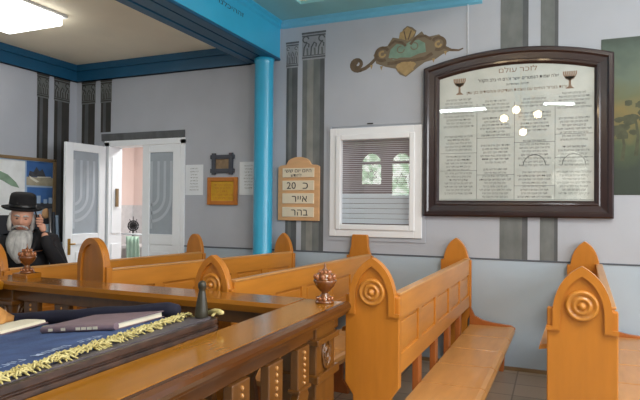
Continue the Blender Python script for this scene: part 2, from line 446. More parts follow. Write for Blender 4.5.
painted_column(wall_back, onb, -.128, .014, DADO, TOP, 0, ['pc_dark', 'pc_mid', 'pc_mid'])
B3 = ['pc_black', 'pc_black', 'pc_dark', 'pc_mid']
painted_column(wall_back, onb, -5.41, -5.2, DADO, 2.66, .275, B3)
painted_column(wall_back, onb, -5.105, -4.945, 2.3, 2.66, .275, B3)
painted_column(wl, onl, 4.628, 4.778, DADO, 2.66, .275, B3)
painted_column(wl, onl, 4.863, 5.084, DADO, 2.66, .275, B3)

# painted cartouche above the window (pixel sketch of the ornament turned into wall metres)
def om(d): return lambda x, y: (-1.343 + (x - 404) * .0101, WY - d, 3.153 - (y - 26) * .00955)
q = MB()
q.m(3).poly([(374, 52), (379, 45), (388, 44), (393, 36), (400, 38), (403, 29), (407, 26), (412, 28), (416, 32), (414, 38), (421, 33), (424, 38), (428, 39), (437, 38), (442, 43), (443, 50), (448, 55), (440, 58), (434, 62), (424, 64), (418, 68), (413, 72), (406, 77), (400, 74), (396, 68), (386, 65), (377, 61)], om(.0012))
q.m(1).poly([(399, 38), (400, 32), (404, 30), (407, 27), (411, 30), (415, 33), (412, 38), (408, 41)], om(.0018))
q.m(1).poly([(396, 66), (400, 61), (412, 61), (416, 65), (411, 72), (406, 76), (401, 72)], om(.0018))
q.m(2).poly([(389, 56), (391, 48), (397, 43), (404, 45), (410, 42), (418, 41), (424, 45), (425, 54), (418, 55), (410, 58), (400, 57), (394, 59)], om(.0018))
q.m(0)
q.ribbon(arc(383, 52, 6.5, 60, 330, 14), 3.2, om(.0022)); q.ribbon(arc(436.5, 47, 6, 120, -150, 14), 3.0, om(.0022))
q.ribbon([(389, 44), (395, 40), (402, 42), (406, 46)], 2.6, om(.0022)); q.ribbon([(410, 45), (416, 38), (424, 38), (430, 42)], 2.6, om(.0022))
q.ribbon([(388, 62), (396, 62), (404, 60), (414, 61), (424, 60), (431, 56)], 3.4, om(.0022))
q.m(1)
q.ribbon(arc(383, 52, 2.8, 0, 300, 10), 2.0, om(.0026)); q.ribbon(arc(436.5, 47.5, 2.6, 0, 300, 10), 2.0, om(.0026))
for a, b in (((402, 62), (398, 71)), ((406, 62), (406, 75)), ((410, 62), (413, 71))): q.ribbon([a, b], 1.6, om(.0026))
q.m(0)
for a, b in (((404, 31), (406, 40)), ((411, 31), (408, 40))): q.ribbon([a, b], 1.2, om(.0026))
q.m(3); q.ribbon([(391, 57), (400, 59), (412, 59), (424, 55)], 1.2, om(.0026)); q.ribbon(arc(401, 49, 3.4, 0, 280, 10), 1.0, om(.0026)); q.ribbon(arc(414, 47, 3.4, 180, -100, 10), 1.0, om(.0026))
# left volute and right tail
sp_ = [(357.5 + (7.0 - .0095 * a) * math.cos(math.radians(a + 60)), 60 + (7.0 - .0095 * a) * math.sin(math.radians(a + 60))) for a in range(0, 601, 25)]
q.m(0).ribbon(sp_, 3.6, om(.0014)); q.m(0).ribbon([(360, 66.5), (366, 64.5), (371, 61), (376, 56), (379, 53)], [3.6, 3.8, 3.6, 3, 2], om(.0014))
q.ribbon([(442, 51), (448, 54.5), (455, 55.5), (459, 54)], [3, 2.6, 2, 1.2], om(.0014))
q.m(1)
for x, y in ((372, 64), (382, 66), (432, 63), (443, 57)): q.poly([(x - 1.5, y - 2), (x + 1.5, y - 2), (x, y + 2.5)], om(.0015))
q.build('painted_cartouche', ['orn_brown', 'orn_gold', 'orn_green', 'orn_dark'], wall_back, normals=False)
tag(MB().tube([(-.742, WY - .006, TOP), (-.748, WY - .006, 3.3), (-.746, WY - .006, 2.80)], .004, 6).build('wall_cable', 'whitepaper'), 'thin white cable running down the wall behind the memorial board', 'cable')

# ------------------------------------------------------------------ window
win = empty('window_1', ((WX0 + WX1) / 2, WY, WZ0)); tag(win, 'white framed window with half curtain beside the memorial board', kind='structure')
wx, wz = (WX0 + WX1) / 2, WZ0
def frame_rect(mb, x0, x1, z0, z1, t, y0, y1):
    mb.box(x0, x0 + t, y0, y1, z0, z1).box(x1 - t, x1, y0, y1, z0, z1).box(x0 + t, x1 - t, y0, y1, z0, z0 + t).box(x0 + t, x1 - t, y0, y1, z1 - t, z1)
def sub(o, p):
    o.parent = p; return o
def local(o, p):
    o.parent = p; o.matrix_parent_inverse = MX.Translation(-p.location); return o
f = MB(); frame_rect(f, WX0, WX1, WZ0, WZ1, .075, WY - .03, WY + .06); local(f.build('window_frame', 'pvc', bevel=.006), win)
f = MB(); frame_rect(f, WX0 + .068, WX1 - .068, WZ0 + .068, WZ1 - .068, .052, WY - .045, WY + .03); local(f.build('sash', 'pvc', bevel=.008), win)
local(MB().poly([(WX0 + .11, WZ0 + .11), (WX1 - .11, WZ0 + .11), (WX1 - .11, WZ1 - .11), (WX0 + .11, WZ1 - .11)], lambda a, b: (a, WY - .01, b)).build('pane', 'glass', normals=False), win)
f = MB(); frame_rect(f, WX0 - .03, WX1 + .03, WZ0 - .04, WZ1 + .055, .035, WY - .012, WY); local(f.build('surround', 'wall'), win)
local(MB().box(-1.70, -1.64, WY - .02, WY - .012, WZ1 + .03, WZ1 + .042).build('latch', 'black'), win)
q = MB()
z = 1.26
while z < 1.555:
    q.box(WX0 + .1, WX1 - .1, WY + .075 + .004 * (int(z * 40) % 2), WY + .085, z, z + .046); z += .05
local(q.build('half_curtain', 'lace'), win)
q = MB()
z = 1.57
while z < 2.12:
    q.box(WX0 + .1, WX1 - .1, WY + .07, WY + .085, z, z + .009); z += .0195
local(q.build('blind', 'blind'), win)

# room behind door and window
br = MB()
br.m(0).box(-6.8, -.6, 7.6, 7.7, 1.42, 2.9).box(-6.8, -6.7, 5.4, 7.6, 1.42, 2.9).box(-.7, -.6, 5.4, 7.6, 0, 2.9)
br.m(1).box(-6.8, -.6, 7.58, 7.7, 0, 1.42).box(-6.8, -6.7, 5.4, 7.6, 0, 1.42)
br.m(2).box(-6.8, -.6, 5.4, 7.7, 2.9, 3.0)
br.m(3).box(-2.6, -2.5, 5.4, 7.6, 0, 2.9).box(-2.5, -.7, 7.5, 7.6, 0, 2.9).box(-.72, -.69, 5.4, 7.6, 0, 2.9)  # partition and dark lining added to dim the view through the window
tag(br.build('wall_anteroom', ['pink', 'greywain', 'white', 'wall_dim']), 'pink walls of the anteroom beyond the door', kind='structure')

# ------------------------------------------------------------------ doors
f = MB()
f.box(DX0 - .02, DX0 + .05, WY - .02, WY + .2, 0, DT).box(DX1 - .045, DX1 + .01, WY - .02, WY + .2, 0, DT).box(DX0 - .02, DX1 + .01, WY - .02, WY + .2, DT - .045, DT + .02)
f.box(DX0 + .05, DX0 + .058, WY + .03, WY + .17, .12, .95).box(DX0 + .05, DX0 + .058, WY + .03, WY + .17, 1.08, 2.0)
jm = f.build('trim_5', 'white'); jm['kind'] = 'structure'
MB().box(DX0 + .056, DX0 + .075, WY + .085, WY + .125, 1.40, 1.62).build('latch_plate', 'boardframe', jm)
MB().prism([(WY, DT + .02), (WY - .02, DT + .022), (WY - .025, DT + .105), (WY, DT + .11)], 'X', DX0 - .07, DX1).build('trim_6', 'pc_dark')['kind'] = 'structure'

def door_leaf(name, loc, rz, wd, flip, label, handle):
    d = empty(name, loc, rz); tag(d, label, 'door', kind='structure')
    h = DT - .05; t = .04
    g0, g1 = .10, wd - .10; z0, z1 = 1.09, 2.03
    b = MB()
    b.box(0, g0, -t / 2, t / 2, .01, h).box(g1, wd, -t / 2, t / 2, .01, h).box(g0, g1, -t / 2, t / 2, z1, h).box(g0, g1, -t / 2, t / 2, z0 - .12, z0).box(g0, g1, -t / 2, t / 2, .01, .16)
    b.build('leaf_frame', 'white', d, bevel=.006)
    b = MB().box(g0, g1, -t / 4, t / 4, .16, z0 - .12).box(g0 + .05, g1 - .05, -t / 2 + .004, t / 2 - .004, .24, z0 - .2); b.build('lower_panel', 'white', d, bevel=.008)
    p = MB().box(g0, g1, -.004, .004, z0, z1).build('pane', 'frost', d)
    e = MB(); w2 = g1 - g0
    cx = g1 - .02 if not flip else g0 + .02; sg = -1 if not flip else 1
    for r in (.10, .19, .28):
        ln = [(cx + sg * r, z1 - .1)] + [(cx + sg * r * math.cos(math.radians(a)), z0 + .42 - r * 1.05 * math.sin(math.radians(a)) + (.02)) for a in range(0, 91, 9)]
        for dy in (-.006, .006): e.ribbon(ln, .034, lambda x, z, dy=dy: (x, dy, z))
    for dy in (-.006, .006): e.ribbon([(cx, z1 - .1), (cx, z0 + .06)], .034, lambda x, z, dy=dy: (x, dy, z))
    e.build('etched_menorah', 'etch', p, normals=False)
    if handle:
        k = MB(); k.box(wd - .07, wd - .035, -t / 2 - .006, -t / 2, .86, 1.04).tube([(wd - .052, -t / 2, .98), (wd - .052, -t / 2 - .04, .98), (wd - .10, -t / 2 - .045, .98)], .009, 8)
        k.box(wd - .07, wd - .035, t / 2, t / 2 + .006, .86, 1.04).tube([(wd - .052, t / 2, .98), (wd - .052, t / 2 + .04, .98), (wd - .10, t / 2 + .045, .98)], .009, 8)
        k.build('door_handle', 'brass', d)
    return d
door_leaf('door_1', (DX0 + .01, WY - .045, 0), math.radians(-93), .565, False, 'white glazed door leaf standing open into the room', True)
door_leaf('door_2', (DX1 - .05, WY + .0, 0), math.radians(180), .53, False, 'white glazed door leaf standing closed beside the wall papers', False)
# things in the anteroom seen through the gap
k = empty('console_table', (-6.0, 7.2, 0), 0, 'pale grey side table in the room beyond the open door', 'table')
MB().box(-.6, .35, -.25, .25, .74, .78).build('table_top', 'greywain', k, bevel=.005)
for x in (-.55, .30):
    for y in (-.2, .2): MB().box(x - .025, x + .025, y - .025, y + .025, 0, .74).build('leg', 'greywain', k)
fan = empty('desk_fan', (-6.28, 7.12, .78), .75, 'small black desk fan on the side table beyond the door', 'fan')
MB().lathe([(.07, 0), (.07, .012), (.016, .025), (.013, .24)], (0, 0, 0), 16).build('stand', 'black', fan)
q = MB()
for r in (.078, .052, .026): q.tube([(r * math.cos(a * PI / 12), -.05, .31 + r * math.sin(a * PI / 12)) for a in range(24)], .012, 6, True)
for a in range(8): q.tube([(.03 * math.cos(a * PI / 4), -.05, .31 + .03 * math.sin(a * PI / 4)), (.078 * math.cos(a * PI / 4), -.05, .31 + .15 * math.sin(a * PI / 4))], .006, 5)
q.build('grille', 'black', fan)
MB().lathe([(.035, -.03), (.045, 0), (.045, .06), (.03, .08)], (0, 0, .31), 14, 'Y').build('motor', 'black', fan)
q = MB(); q.smooth = True
N = 14
rows = []
for j in range(9):
    zz = .96 - j * .11
    rows.append([q.v((-.13 + .26 * i / N * (1 + j * .03), .05 * math.sin(i * 1.7 + j * .2) * (.4 + j * .1), zz)) for i in range(N + 1)])
for a, b in zip(rows, rows[1:]):
    for i in range(N): q._f([a[i], a[i + 1], b[i + 1], b[i]])
gr = q.build('hanging_cloth', 'mint', None, (-5.78, 6.55, 0)); sm = gr.modifiers.new('s', 'SOLIDIFY'); sm.thickness = .006
tag(gr, 'pale mint green cloth hanging just beyond the door gap', 'cloth')
rk = empty('coat_rack', (-5.78, 6.62, 0), 0, 'slim white rail stand carrying the mint green cloth', 'rack')
MB().tube([(-.3, 0, .985), (.3, 0, .985)], .012, 8).build('rail', 'white', rk)
for x in (-.3, .3): MB().tube([(x, 0, 0), (x, 0, .985)], .014, 8).box(x - .03, x + .03, -.18, .18, 0, .03).build('post', 'white', rk)

# ------------------------------------------------------------------ memorial board
pl = empty('memorial_board', (-.35, WY, 1.345), 0, 'large dark framed memorial board with arched top and grey Hebrew text', 'memorial board')
PX0, PX1, PZ0, PZS, PZT = -1.14, .437, 1.345, 2.715, 2.835
xc = (PX0 + PX1) / 2; hw = (PX1 - PX0) / 2; sag = PZT - PZS; RR = (hw * hw + sag * sag) / (2 * sag); zc_ = PZT - RR
def shape(off, n=20):
    x0, x1, z0 = PX0 + off, PX1 - off, PZ0 + off; R = RR - off
    top = [(x1 + (x0 - x1) * i / n, zc_ + math.sqrt(R * R - (x1 + (x0 - x1) * i / n - xc) ** 2)) for i in range(n + 1)]
    return [(x0, z0), (x1, z0)] + top
q = MB()
rings = []
for off, dep in ((0, .006), (0, .05), (.014, .062), (.038, .062), (.052, .05), (.10, .045), (.11, .052), (.126, .05), (.145, .028), (.145, 0)):
    rings.append([q.v((x, WY - dep, z)) for x, z in shape(off)])
n = len(rings[0])
for a, b in zip(rings, rings[1:]):
    for i in range(n): q._f([a[i], a[(i + 1) % n], b[(i + 1) % n], b[i]])
local(q.build('frame', 'mahog'), pl)
q = MB(); q.prism(shape(.135), 'Y', WY - .022, WY - .002); sheet = local(q.build('sheet', 'plaquepaper'), pl)
q = MB().poly(shape(.138), lambda a, b: (a, WY - .029, b)); local(q.build('pane', 'pglass', normals=False), pl)
tm = lambda x, z, d=.0235: (lambda a, b: (x + a, WY - d, z + b))
words = 'בן בת משה אברהם יצחק יעקב שרה רבקה לאה רחל דוד שלמה יוסף חנה מרים אהרן נפטר ביום שנת תנצבה לזכר נשמת חודש אדר ניסן תשרי כסלו טבת שבט אלול תמוז אב סיון'.split()
def line(wn): return ' '.join(random.choice(words) for _ in range(wn))
q = MB()
q.m(2).text('לזכר עולם', .062, tm(-.315, 2.625), 'C', 1.25, res=3)
q.m(0).text('אלה שמות הנפטרים אשר זכרם חי בלב הקהל', .038, tm(-.315, 2.555), 'C', .95, res=2)
q.m(1).text('תהיינה נשמותיהם', .026, tm(-.315, 2.51), 'C', 1.0)
q.m(2).text('צרורות בצרור החיים עם נשמות הצדיקים והחסידים בגן עדן', .036, tm(-.315, 2.455), 'C', 1.02, res=2)
cols = [-.985, -.66, -.34, -.01, .285]
q.m(1)
for ci in range(4):
    x0, x1 = cols[ci] + .015, cols[ci + 1] - .015; x = (x0 + x1) / 2; zz = 2.40 - (.03 if ci in (1, 2) else 0)
    skip = {0: (9, 10, 16), 1: (4, 11, 12, 19), 2: (3, 10, 11, 20), 3: (5, 6, 14, 21)}[ci]
    for r in range(29):
        if zz < 1.50: break
        if r not in skip:
            q.m(0 if (r + ci) % 6 == 0 else 1).text(line(6 if r % 3 else 5), .026, tm(x, zz), 'C', .72)
        zz -= .0305
q.m(1)
for xx in cols[1:4]: q.poly([(xx - .0015, 1.5), (xx + .0015, 1.5), (xx + .0015, 2.36), (xx - .0015, 2.36)], lambda a, b: (a, WY - .0232, b))
for a, b, zz in ((0, 1, 1.92), (0, 1, 1.76), (1, 2, 2.05), (1, 2, 1.72), (2, 3, 2.0), (2, 3, 1.62), (3, 4, 2.06), (3, 4, 1.86), (0, 4, 1.50)):
    q.poly([(cols[a], zz - .0015), (cols[b], zz - .0015), (cols[b], zz + .0015), (cols[a], zz + .0015)], lambda s_, t_: (s_, WY - .0232, t_))
for xx in ((cols[2] + cols[3]) / 2, (cols[3] + cols[4]) / 2):
    q.ribbon(arc(xx, 1.80, .09, 0, 180, 10), .006, lambda a, b: (a, WY - .0233, b))
q.m(2)
for xx, zz in ((-.815, 2.545), (.105, 2.535)):
    mp = lambda a, b, xx=xx, zz=zz: (xx + a, WY - .0236, zz + b)
    q.poly([(-.035, -.09), (.035, -.09), (.012, -.07), (-.012, -.07)], mp).poly([(-.009, -.07), (.009, -.07), (.009, -.01), (-.009, -.01)], mp)
    q.poly([(-.012, -.02), (.012, -.02), (.045, .015), (-.045, .015)], mp)
    for k in range(7): q.ribbon([((k - 3) * .008, -.01), ((k - 3) * .016, .03), ((k - 3) * .0165, .058)], .0115, mp)
sub(q.build('writing', ['ink', 'greyink', 'brownink'], normals=False), sheet)

# ------------------------------------------------------------------ calendar board
cb = empty('calendar_board', (-2.43, WY, 1.277), 0, 'pale pine Hebrew calendar board with four cream plates', 'calendar')
a0, a1 = -2.663, -2.198; cx = (a0 + a1) / 2
prof = [(a0, 1.277), (a1, 1.277), (a1, 1.83), (a1 - .03, 1.845), (a1 - .09, 1.85)] + [(cx + .13 * math.cos(math.radians(a)), 1.862 + .068 * math.sin(math.radians(a))) for a in range(10, 171, 16)] + [(a0 + .09, 1.85), (a0 + .03, 1.845), (a0, 1.83)]
local(MB().prism(prof, 'Y', WY - .03, WY).build('board', 'pineboard', bevel=.005), cb)
for (z0, z1), tx, sz in zip(((1.72, 1.815), (1.588, 1.687), (1.452, 1.557), (1.315, 1.415)), (None, '20', 'אייר', 'בהר'), (.05, .1, .1, .1)):
    pt = local(MB().box(cx - .178, cx + .178, WY - .038, WY - .028, z0, z1).build('plate', 'cream', bevel=.003), cb)
    q = MB(); zm = (z0 + z1) / 2; mp = lambda x, z: (lambda a, b: (x + a, WY - .0395, z + b))
    if tx is None:
        q.text('היום יום ששי', .052, mp(cx, zm + .004), 'C', 1.15, res=2); q.text('לחודש', .042, mp(cx - .02, zm - .04), 'C', 1.1, res=2)
    elif tx == '20':
        q.text('20', .1, mp(cx - .075, zm - .035), 'C', 1.1, False, 3); q.text('כ', .105, mp(cx + .085, zm - .035), 'C', 1.2, res=3)
    else:
        q.text(tx, .1, mp(cx + .02, zm - .034), 'C', 1.1, res=3)
    sub(q.build('numerals' if tx == '20' else 'lettering', 'ink', normals=False), pt)

# ------------------------------------------------------------------ small frames and papers by the column
def flat_thing(name, x0, x1, z0, z1, label, cat, build):
    o = empty(name, ((x0 + x1) / 2, WY, z0), 0, label, cat); build(o, x0, x1, z0, z1); return o
def b1(o, x0, x1, z0, z1):
    f = MB(); t = .045
    f.box(x0, x0 + t, WY - .03, WY, z0 - .02, z1 + .02).box(x1 - t, x1, WY - .03, WY, z0 - .02, z1 + .02).box(x0 - .02, x1 + .02, WY - .026, WY - .002, z0, z0 + t).box(x0 - .02, x1 + .02, WY - .026, WY - .002, z1 - t, z1)
    local(f.build('frame', 'bluegrey', bevel=.004), o)
    local(MB().box(x0 + .03, x1 - .03, WY - .012, WY - .002, z0 + .03, z1 - .03).build('picture', 'ochre'), o)
flat_thing('picture_frame', -3.485, -3.222, 1.782, 1.978, 'small dark framed picture with ochre print, above the amber one', 'picture frame', b1)
def b2(o, x0, x1, z0, z1):
    f = MB(); frame_rect(f, x0, x1, z0, z1, .045, WY - .028, WY); local(f.build('frame', 'amberframe', bevel=.005), o)
    s_ = local(MB().box(x0 + .04, x1 - .04, WY - .014, WY - .002, z0 + .04, z1 - .04).build('picture', 'goldsheet'), o)
    q = MB()
    for i in range(5): q.text(line(4), .036, tm((x0 + x1) / 2, z1 - .095 - i * .036, .0148), 'C', .8)
    q_ = local(q.build('lettering', 'amberframe', normals=False), o)
flat_thing('picture_frame', -3.541, -3.16, 1.432, 1.734, 'amber wooden frame with yellow sheet, below the small dark frame', 'picture frame', b2)
def b3(o, x0, x1, z0, z1):
    local(MB().box(x0, x1, WY - .006, WY - .001, z0, z1).build('page', 'whitepaper'), o)
    q = MB(); zz = z1 - .05
    while zz > z0 + .04: q.text(line(3), .022, tm((x0 + x1) / 2, zz, .0066), 'C', .75); zz -= .034
    local(q.build('lettering', 'greyink', normals=False), o)
flat_thing('wall_notice', -3.844, -3.611, 1.54, 1.879, 'white paper notice on the wall right beside the door', 'notice', b3)
flat_thing('wall_notice', -3.141, -2.92, 1.54, 1.896, 'white printed paper notice just left of the blue column', 'notice', b3)

# painting at the right edge
mu = empty('landscape_mural', (.97, WY, 1.54), 0, 'dark green landscape with trees painted right of the memorial board', 'painting')
local(MB().box(.344, 1.6, WY - .0035, WY - .0012, 1.54, 2.84).build('painted_ground', 'mural'), mu)
q = MB(); mp = lambda a, b: (a, WY - .0042, b)
for x, z0, h in ((.60, 1.86, .32), (.74, 1.9, .3), (.5, 1.82, .26), (.95, 1.85, .42), (1.25, 1.86, .35)):
    q.ribbon([(x, z0), (x + .015, z0 + h * .5), (x - .005, z0 + h)], [.03, .022, .014], mp)
    for k in range(9):
        cx2, cz2, r = x + random.uniform(-.09, .09), z0 + h + random.uniform(-.06, .12), random.uniform(.03, .06)
        q.poly([(cx2 + r * random.uniform(.7, 1.2) * math.cos(j * PI / 4), cz2 + r * .7 * random.uniform(.7, 1.2) * math.sin(j * PI / 4)) for j in range(8)], lambda a, b, k=k: (a, WY - .0043 - .00005 * k, b))
local(q.build('painted_trees', 'tree', normals=False), mu)

# ------------------------------------------------------------------ photo board and the things on the left wall
M['map'] = mat('pale map print', (236, 240, 242), .6, .08, 8)
M['mapgreen'] = mat('map green', (136, 164, 142), .6, .2, 12)
M['photosky'] = mat('photo blue sky', (72, 116, 180), .4, .2, 4)
M['photopale'] = mat('photo pale blue', (168, 192, 220), .4)
M['photosand'] = mat('photo sand', (176, 168, 146), .5, .2, 14)
M['photodark'] = mat('photo dark stone', (76, 78, 84), .5, .3, 20)
M['photowhite'] = mat('photo white road', (222, 220, 206), .5)
pb = empty('photo_board', (LX, 4.36, .912), 0, 'brown framed board of photographs and a pale map behind the man', 'notice board')
def lrect(mb, y0, y1, z0, z1, d): mb.poly([(y0, z0), (y1, z0), (y1, z1), (y0, z1)], onl(d)); return mb
f = MB(); t_ = .035; y0, y1, z0, z1 = 3.75, 4.88, .93, 1.951
f.box(LX, LX + .035, y0, y0 + t_, z0, z1).box(LX, LX + .035, y1 - t_, y1, z0, z1).box(LX, LX + .035, y0, y1, z0, z0 + t_).box(LX, LX + .035, y0, y1, z1 - t_, z1)
local(f.build('frame', 'boardframe', bevel=.004), pb)
local(MB().box(LX, LX + .012, y0 + .03, y1 - .03, z0 + .03, z1 - .03).build('backing', 'photopale'), pb)
local(MB().box(LX + .012, LX + .0135, y0 + .05, y1 - .05, z0 + .05, 1.30).build('lower_panel', 'darkpanel'), pb)
q = MB(); q.m(0); lrect(q, 3.80, 4.47, 1.30, 1.905, .014)
q.m(1).poly([(3.98, 1.80), (4.12, 1.79), (4.26, 1.74), (4.36, 1.66), (4.40, 1.60), (4.30, 1.62), (4.18, 1.68), (4.05, 1.70)], onl(.015))
local(q.build('map', ['map', 'mapgreen'], normals=False), pb)
q = MB(); q.m(0); lrect(q, 4.49, 4.85, 1.635, 1.91, .014); q.m(1); lrect(q, 4.49, 4.85, 1.635, 1.73, .0148)
q.m(2).poly([(4.51, 1.73), (4.53, 1.80), (4.58, 1.79), (4.62, 1.85), (4.66, 1.80), (4.70, 1.83), (4.75, 1.74)], onl(.0146))
q.m(3).poly([(4.52, 1.745), (4.6, 1.71), (4.66, 1.68), (4.62, 1.67), (4.54, 1.71)], onl(.0154)).poly([(4.63, 1.725), (4.82, 1.735), (4.82, 1.745), (4.63, 1.738)], onl(.0154))
local(q.build('photograph', ['photosky', 'photosand', 'photodark', 'photowhite'], normals=False), pb)
q = MB(); q.m(0); lrect(q, 4.5, 4.85, 1.36, 1.615, .014); q.m(1); lrect(q, 4.5, 4.85, 1.36, 1.44, .0146); q.m(2)
for y_, h_ in ((4.55, .06), (4.63, .09), (4.72, .05), (4.79, .07)): lrect(q, y_, y_ + .05, 1.43, 1.43 + h_, .0152)
local(q.build('photograph', ['photosky', 'photodark', 'photopale'], normals=False), pb)
q = MB().lathe([(.055, 0), (.06, .006), (.045, .014), (0.0, .016)], (LX + .012, 4.755, 1.315), 16, 'X', cap=False); local(q.build('round_medallion', 'pineboard'), pb)
q = MB(); q.m(0); lrect(q, 4.70, 4.86, 1.07, 1.19, .014); local(q.build('printed_sheet', ['sheet'], normals=False), pb)
# rolled posters leaning in the corner
for i, (yy, r_, h_, lab) in enumerate(((4.775, .020, 1.37, 'grey rolled poster leaning by the photo board, leftmost and tallest'), (4.822, .018, 1.33, 'dark grey rolled poster leaning by the photo board, middle one'), (4.868, .020, 1.29, 'pale rolled poster leaning by the photo board, nearest the door'))):
    o = MB().tube([(0, 0, 0), (-.08, 0, h_)], r_, 12).build('rolled_poster', ('chrome', 'bluegrey', 'photopale')[i], None, (LX + .14, yy, .002))
    tag(o, lab, 'poster', 'rolled posters in the corner')

# ------------------------------------------------------------------ ceiling light of the gallery, lamps of the hall
gl = empty('ceiling_light', (-4.46, 3.42, GC), 0, 'square white light panel on the beige gallery ceiling', 'lamp')
x0, x1, y0, y1 = -4.80, -4.12, 3.10, 3.72
f = MB()
f.box(x0 - .03, x0, y0 - .03, y1 + .03, GC - .025, GC).box(x1, x1 + .03, y0 - .03, y1 + .03, GC - .025, GC).box(x0, x1, y0 - .03, y0, GC - .025, GC).box(x0, x1, y1, y1 + .03, GC - .025, GC)
local(f.build('housing', 'white'), gl)
M['panel'] = emis('glowing diffuser', (255, 253, 246), 7.5)
local(MB().box(x0, x1, y0, y1, GC - .10, GC - .01).build('diffuser', 'panel', bevel=.01), gl)
M['tube'] = emis('fluorescent tube', (240, 250, 255), 60)
def tube_lamp(loc, L, rz, lab, top):
    o = empty('fluorescent_lamp', loc, rz, lab, 'lamp')
    MB().box(-L / 2 - .03, L / 2 + .03, -.05, .05, .03, .08).build('housing', 'white', o)
    MB().tube([(-L / 2, 0, 0), (L / 2, 0, 0)], .028, 10).build('tube', 'tube', o)
    for s in (-1, 1): MB().box(s * L / 2 - .012, s * L / 2 + .012, -.02, .02, -.018, .03).build('socket', 'white', o)
    if top - loc[2] - .08 > .01:
        for s in (-1, 1): MB().tube([(s * L * .35, 0, .08), (s * L * .35, 0, top - loc[2])], .006, 6).build('hanger', 'white', o)
tube_lamp((-1.65, -.52, 3.295), .85, 0, 'fluorescent tube lamp over the aisle, mirrored in the memorial board at left', HC + .03)
tube_lamp((.05, -3.64, 3.85), .70, -.35, 'fluorescent tube lamp in the high hall, mirrored in the memorial board at right', TOP)
M['bulb'] = emis('warm glass globe', (255, 226, 178), 40)
ch = empty('chandelier', (-.46, 2.08, TOP), 0, 'brass chandelier with glowing globes mirrored in the memorial board', 'chandelier')
MB().tube([(0, 0, 0), (0, 0, -1.62)], .012, 8).lathe([(.05, -.03), (.06, 0)], (0, 0, 0), 14).lathe([(.02, -1.45), (.05, -1.5), (.03, -1.56), (.06, -1.64), (.02, -1.7)], (0, 0, 0), 14).build('rod', 'brass', ch)
for dx, dy, zz in ((-.226, -.06, 2.70), (-.05, .2, 2.775), (.225, .02, 2.726), (.02, -.2, 2.515)):
    MB().tube([(0, 0, -1.62), (dx * .5, dy * .5, -1.72), (dx, dy, -1.66), (dx, dy, zz - TOP - .05)], .009, 8).build('arm', 'brass', ch)
    MB().sphere((dx, dy, zz - TOP), .055, 16, 10).build('globe', 'bulb', ch)

# ------------------------------------------------------------------ benches
def end_profile(kind, hwid=.15, peak=1.155):
    tab = peak - .2; sh = hwid - .025
    if kind == 'round':
        top = [(sh * math.cos(math.radians(a)), tab + .0 + .2 * math.sin(math.radians(a))) for a in range(0, 181, 12)]
    elif kind == 'flat':
        top = [(sh, tab), (sh * .8, tab + .09), (.085, peak - .04), (.075, peak), (-.075, peak), (-.085, peak - .04), (-sh * .8, tab + .09), (-sh, tab)]
    else:
        hx = [(sh, 0), (sh * .95, .04), (sh * .86, .077), (sh * .75, .108), (sh * .61, .136), (sh * .42, .163), (sh * .21, .184), (0, .2)]
        top = [(x, tab + z) for x, z in hx] + [(-x, tab + z) for x, z in hx[::-1][1:]]
    return [(-.105, 0), (.105, 0), (.105, .42), (hwid, .485), (hwid, tab)] + top + [(-hwid, tab), (-hwid, .485), (-.105, .42)], top

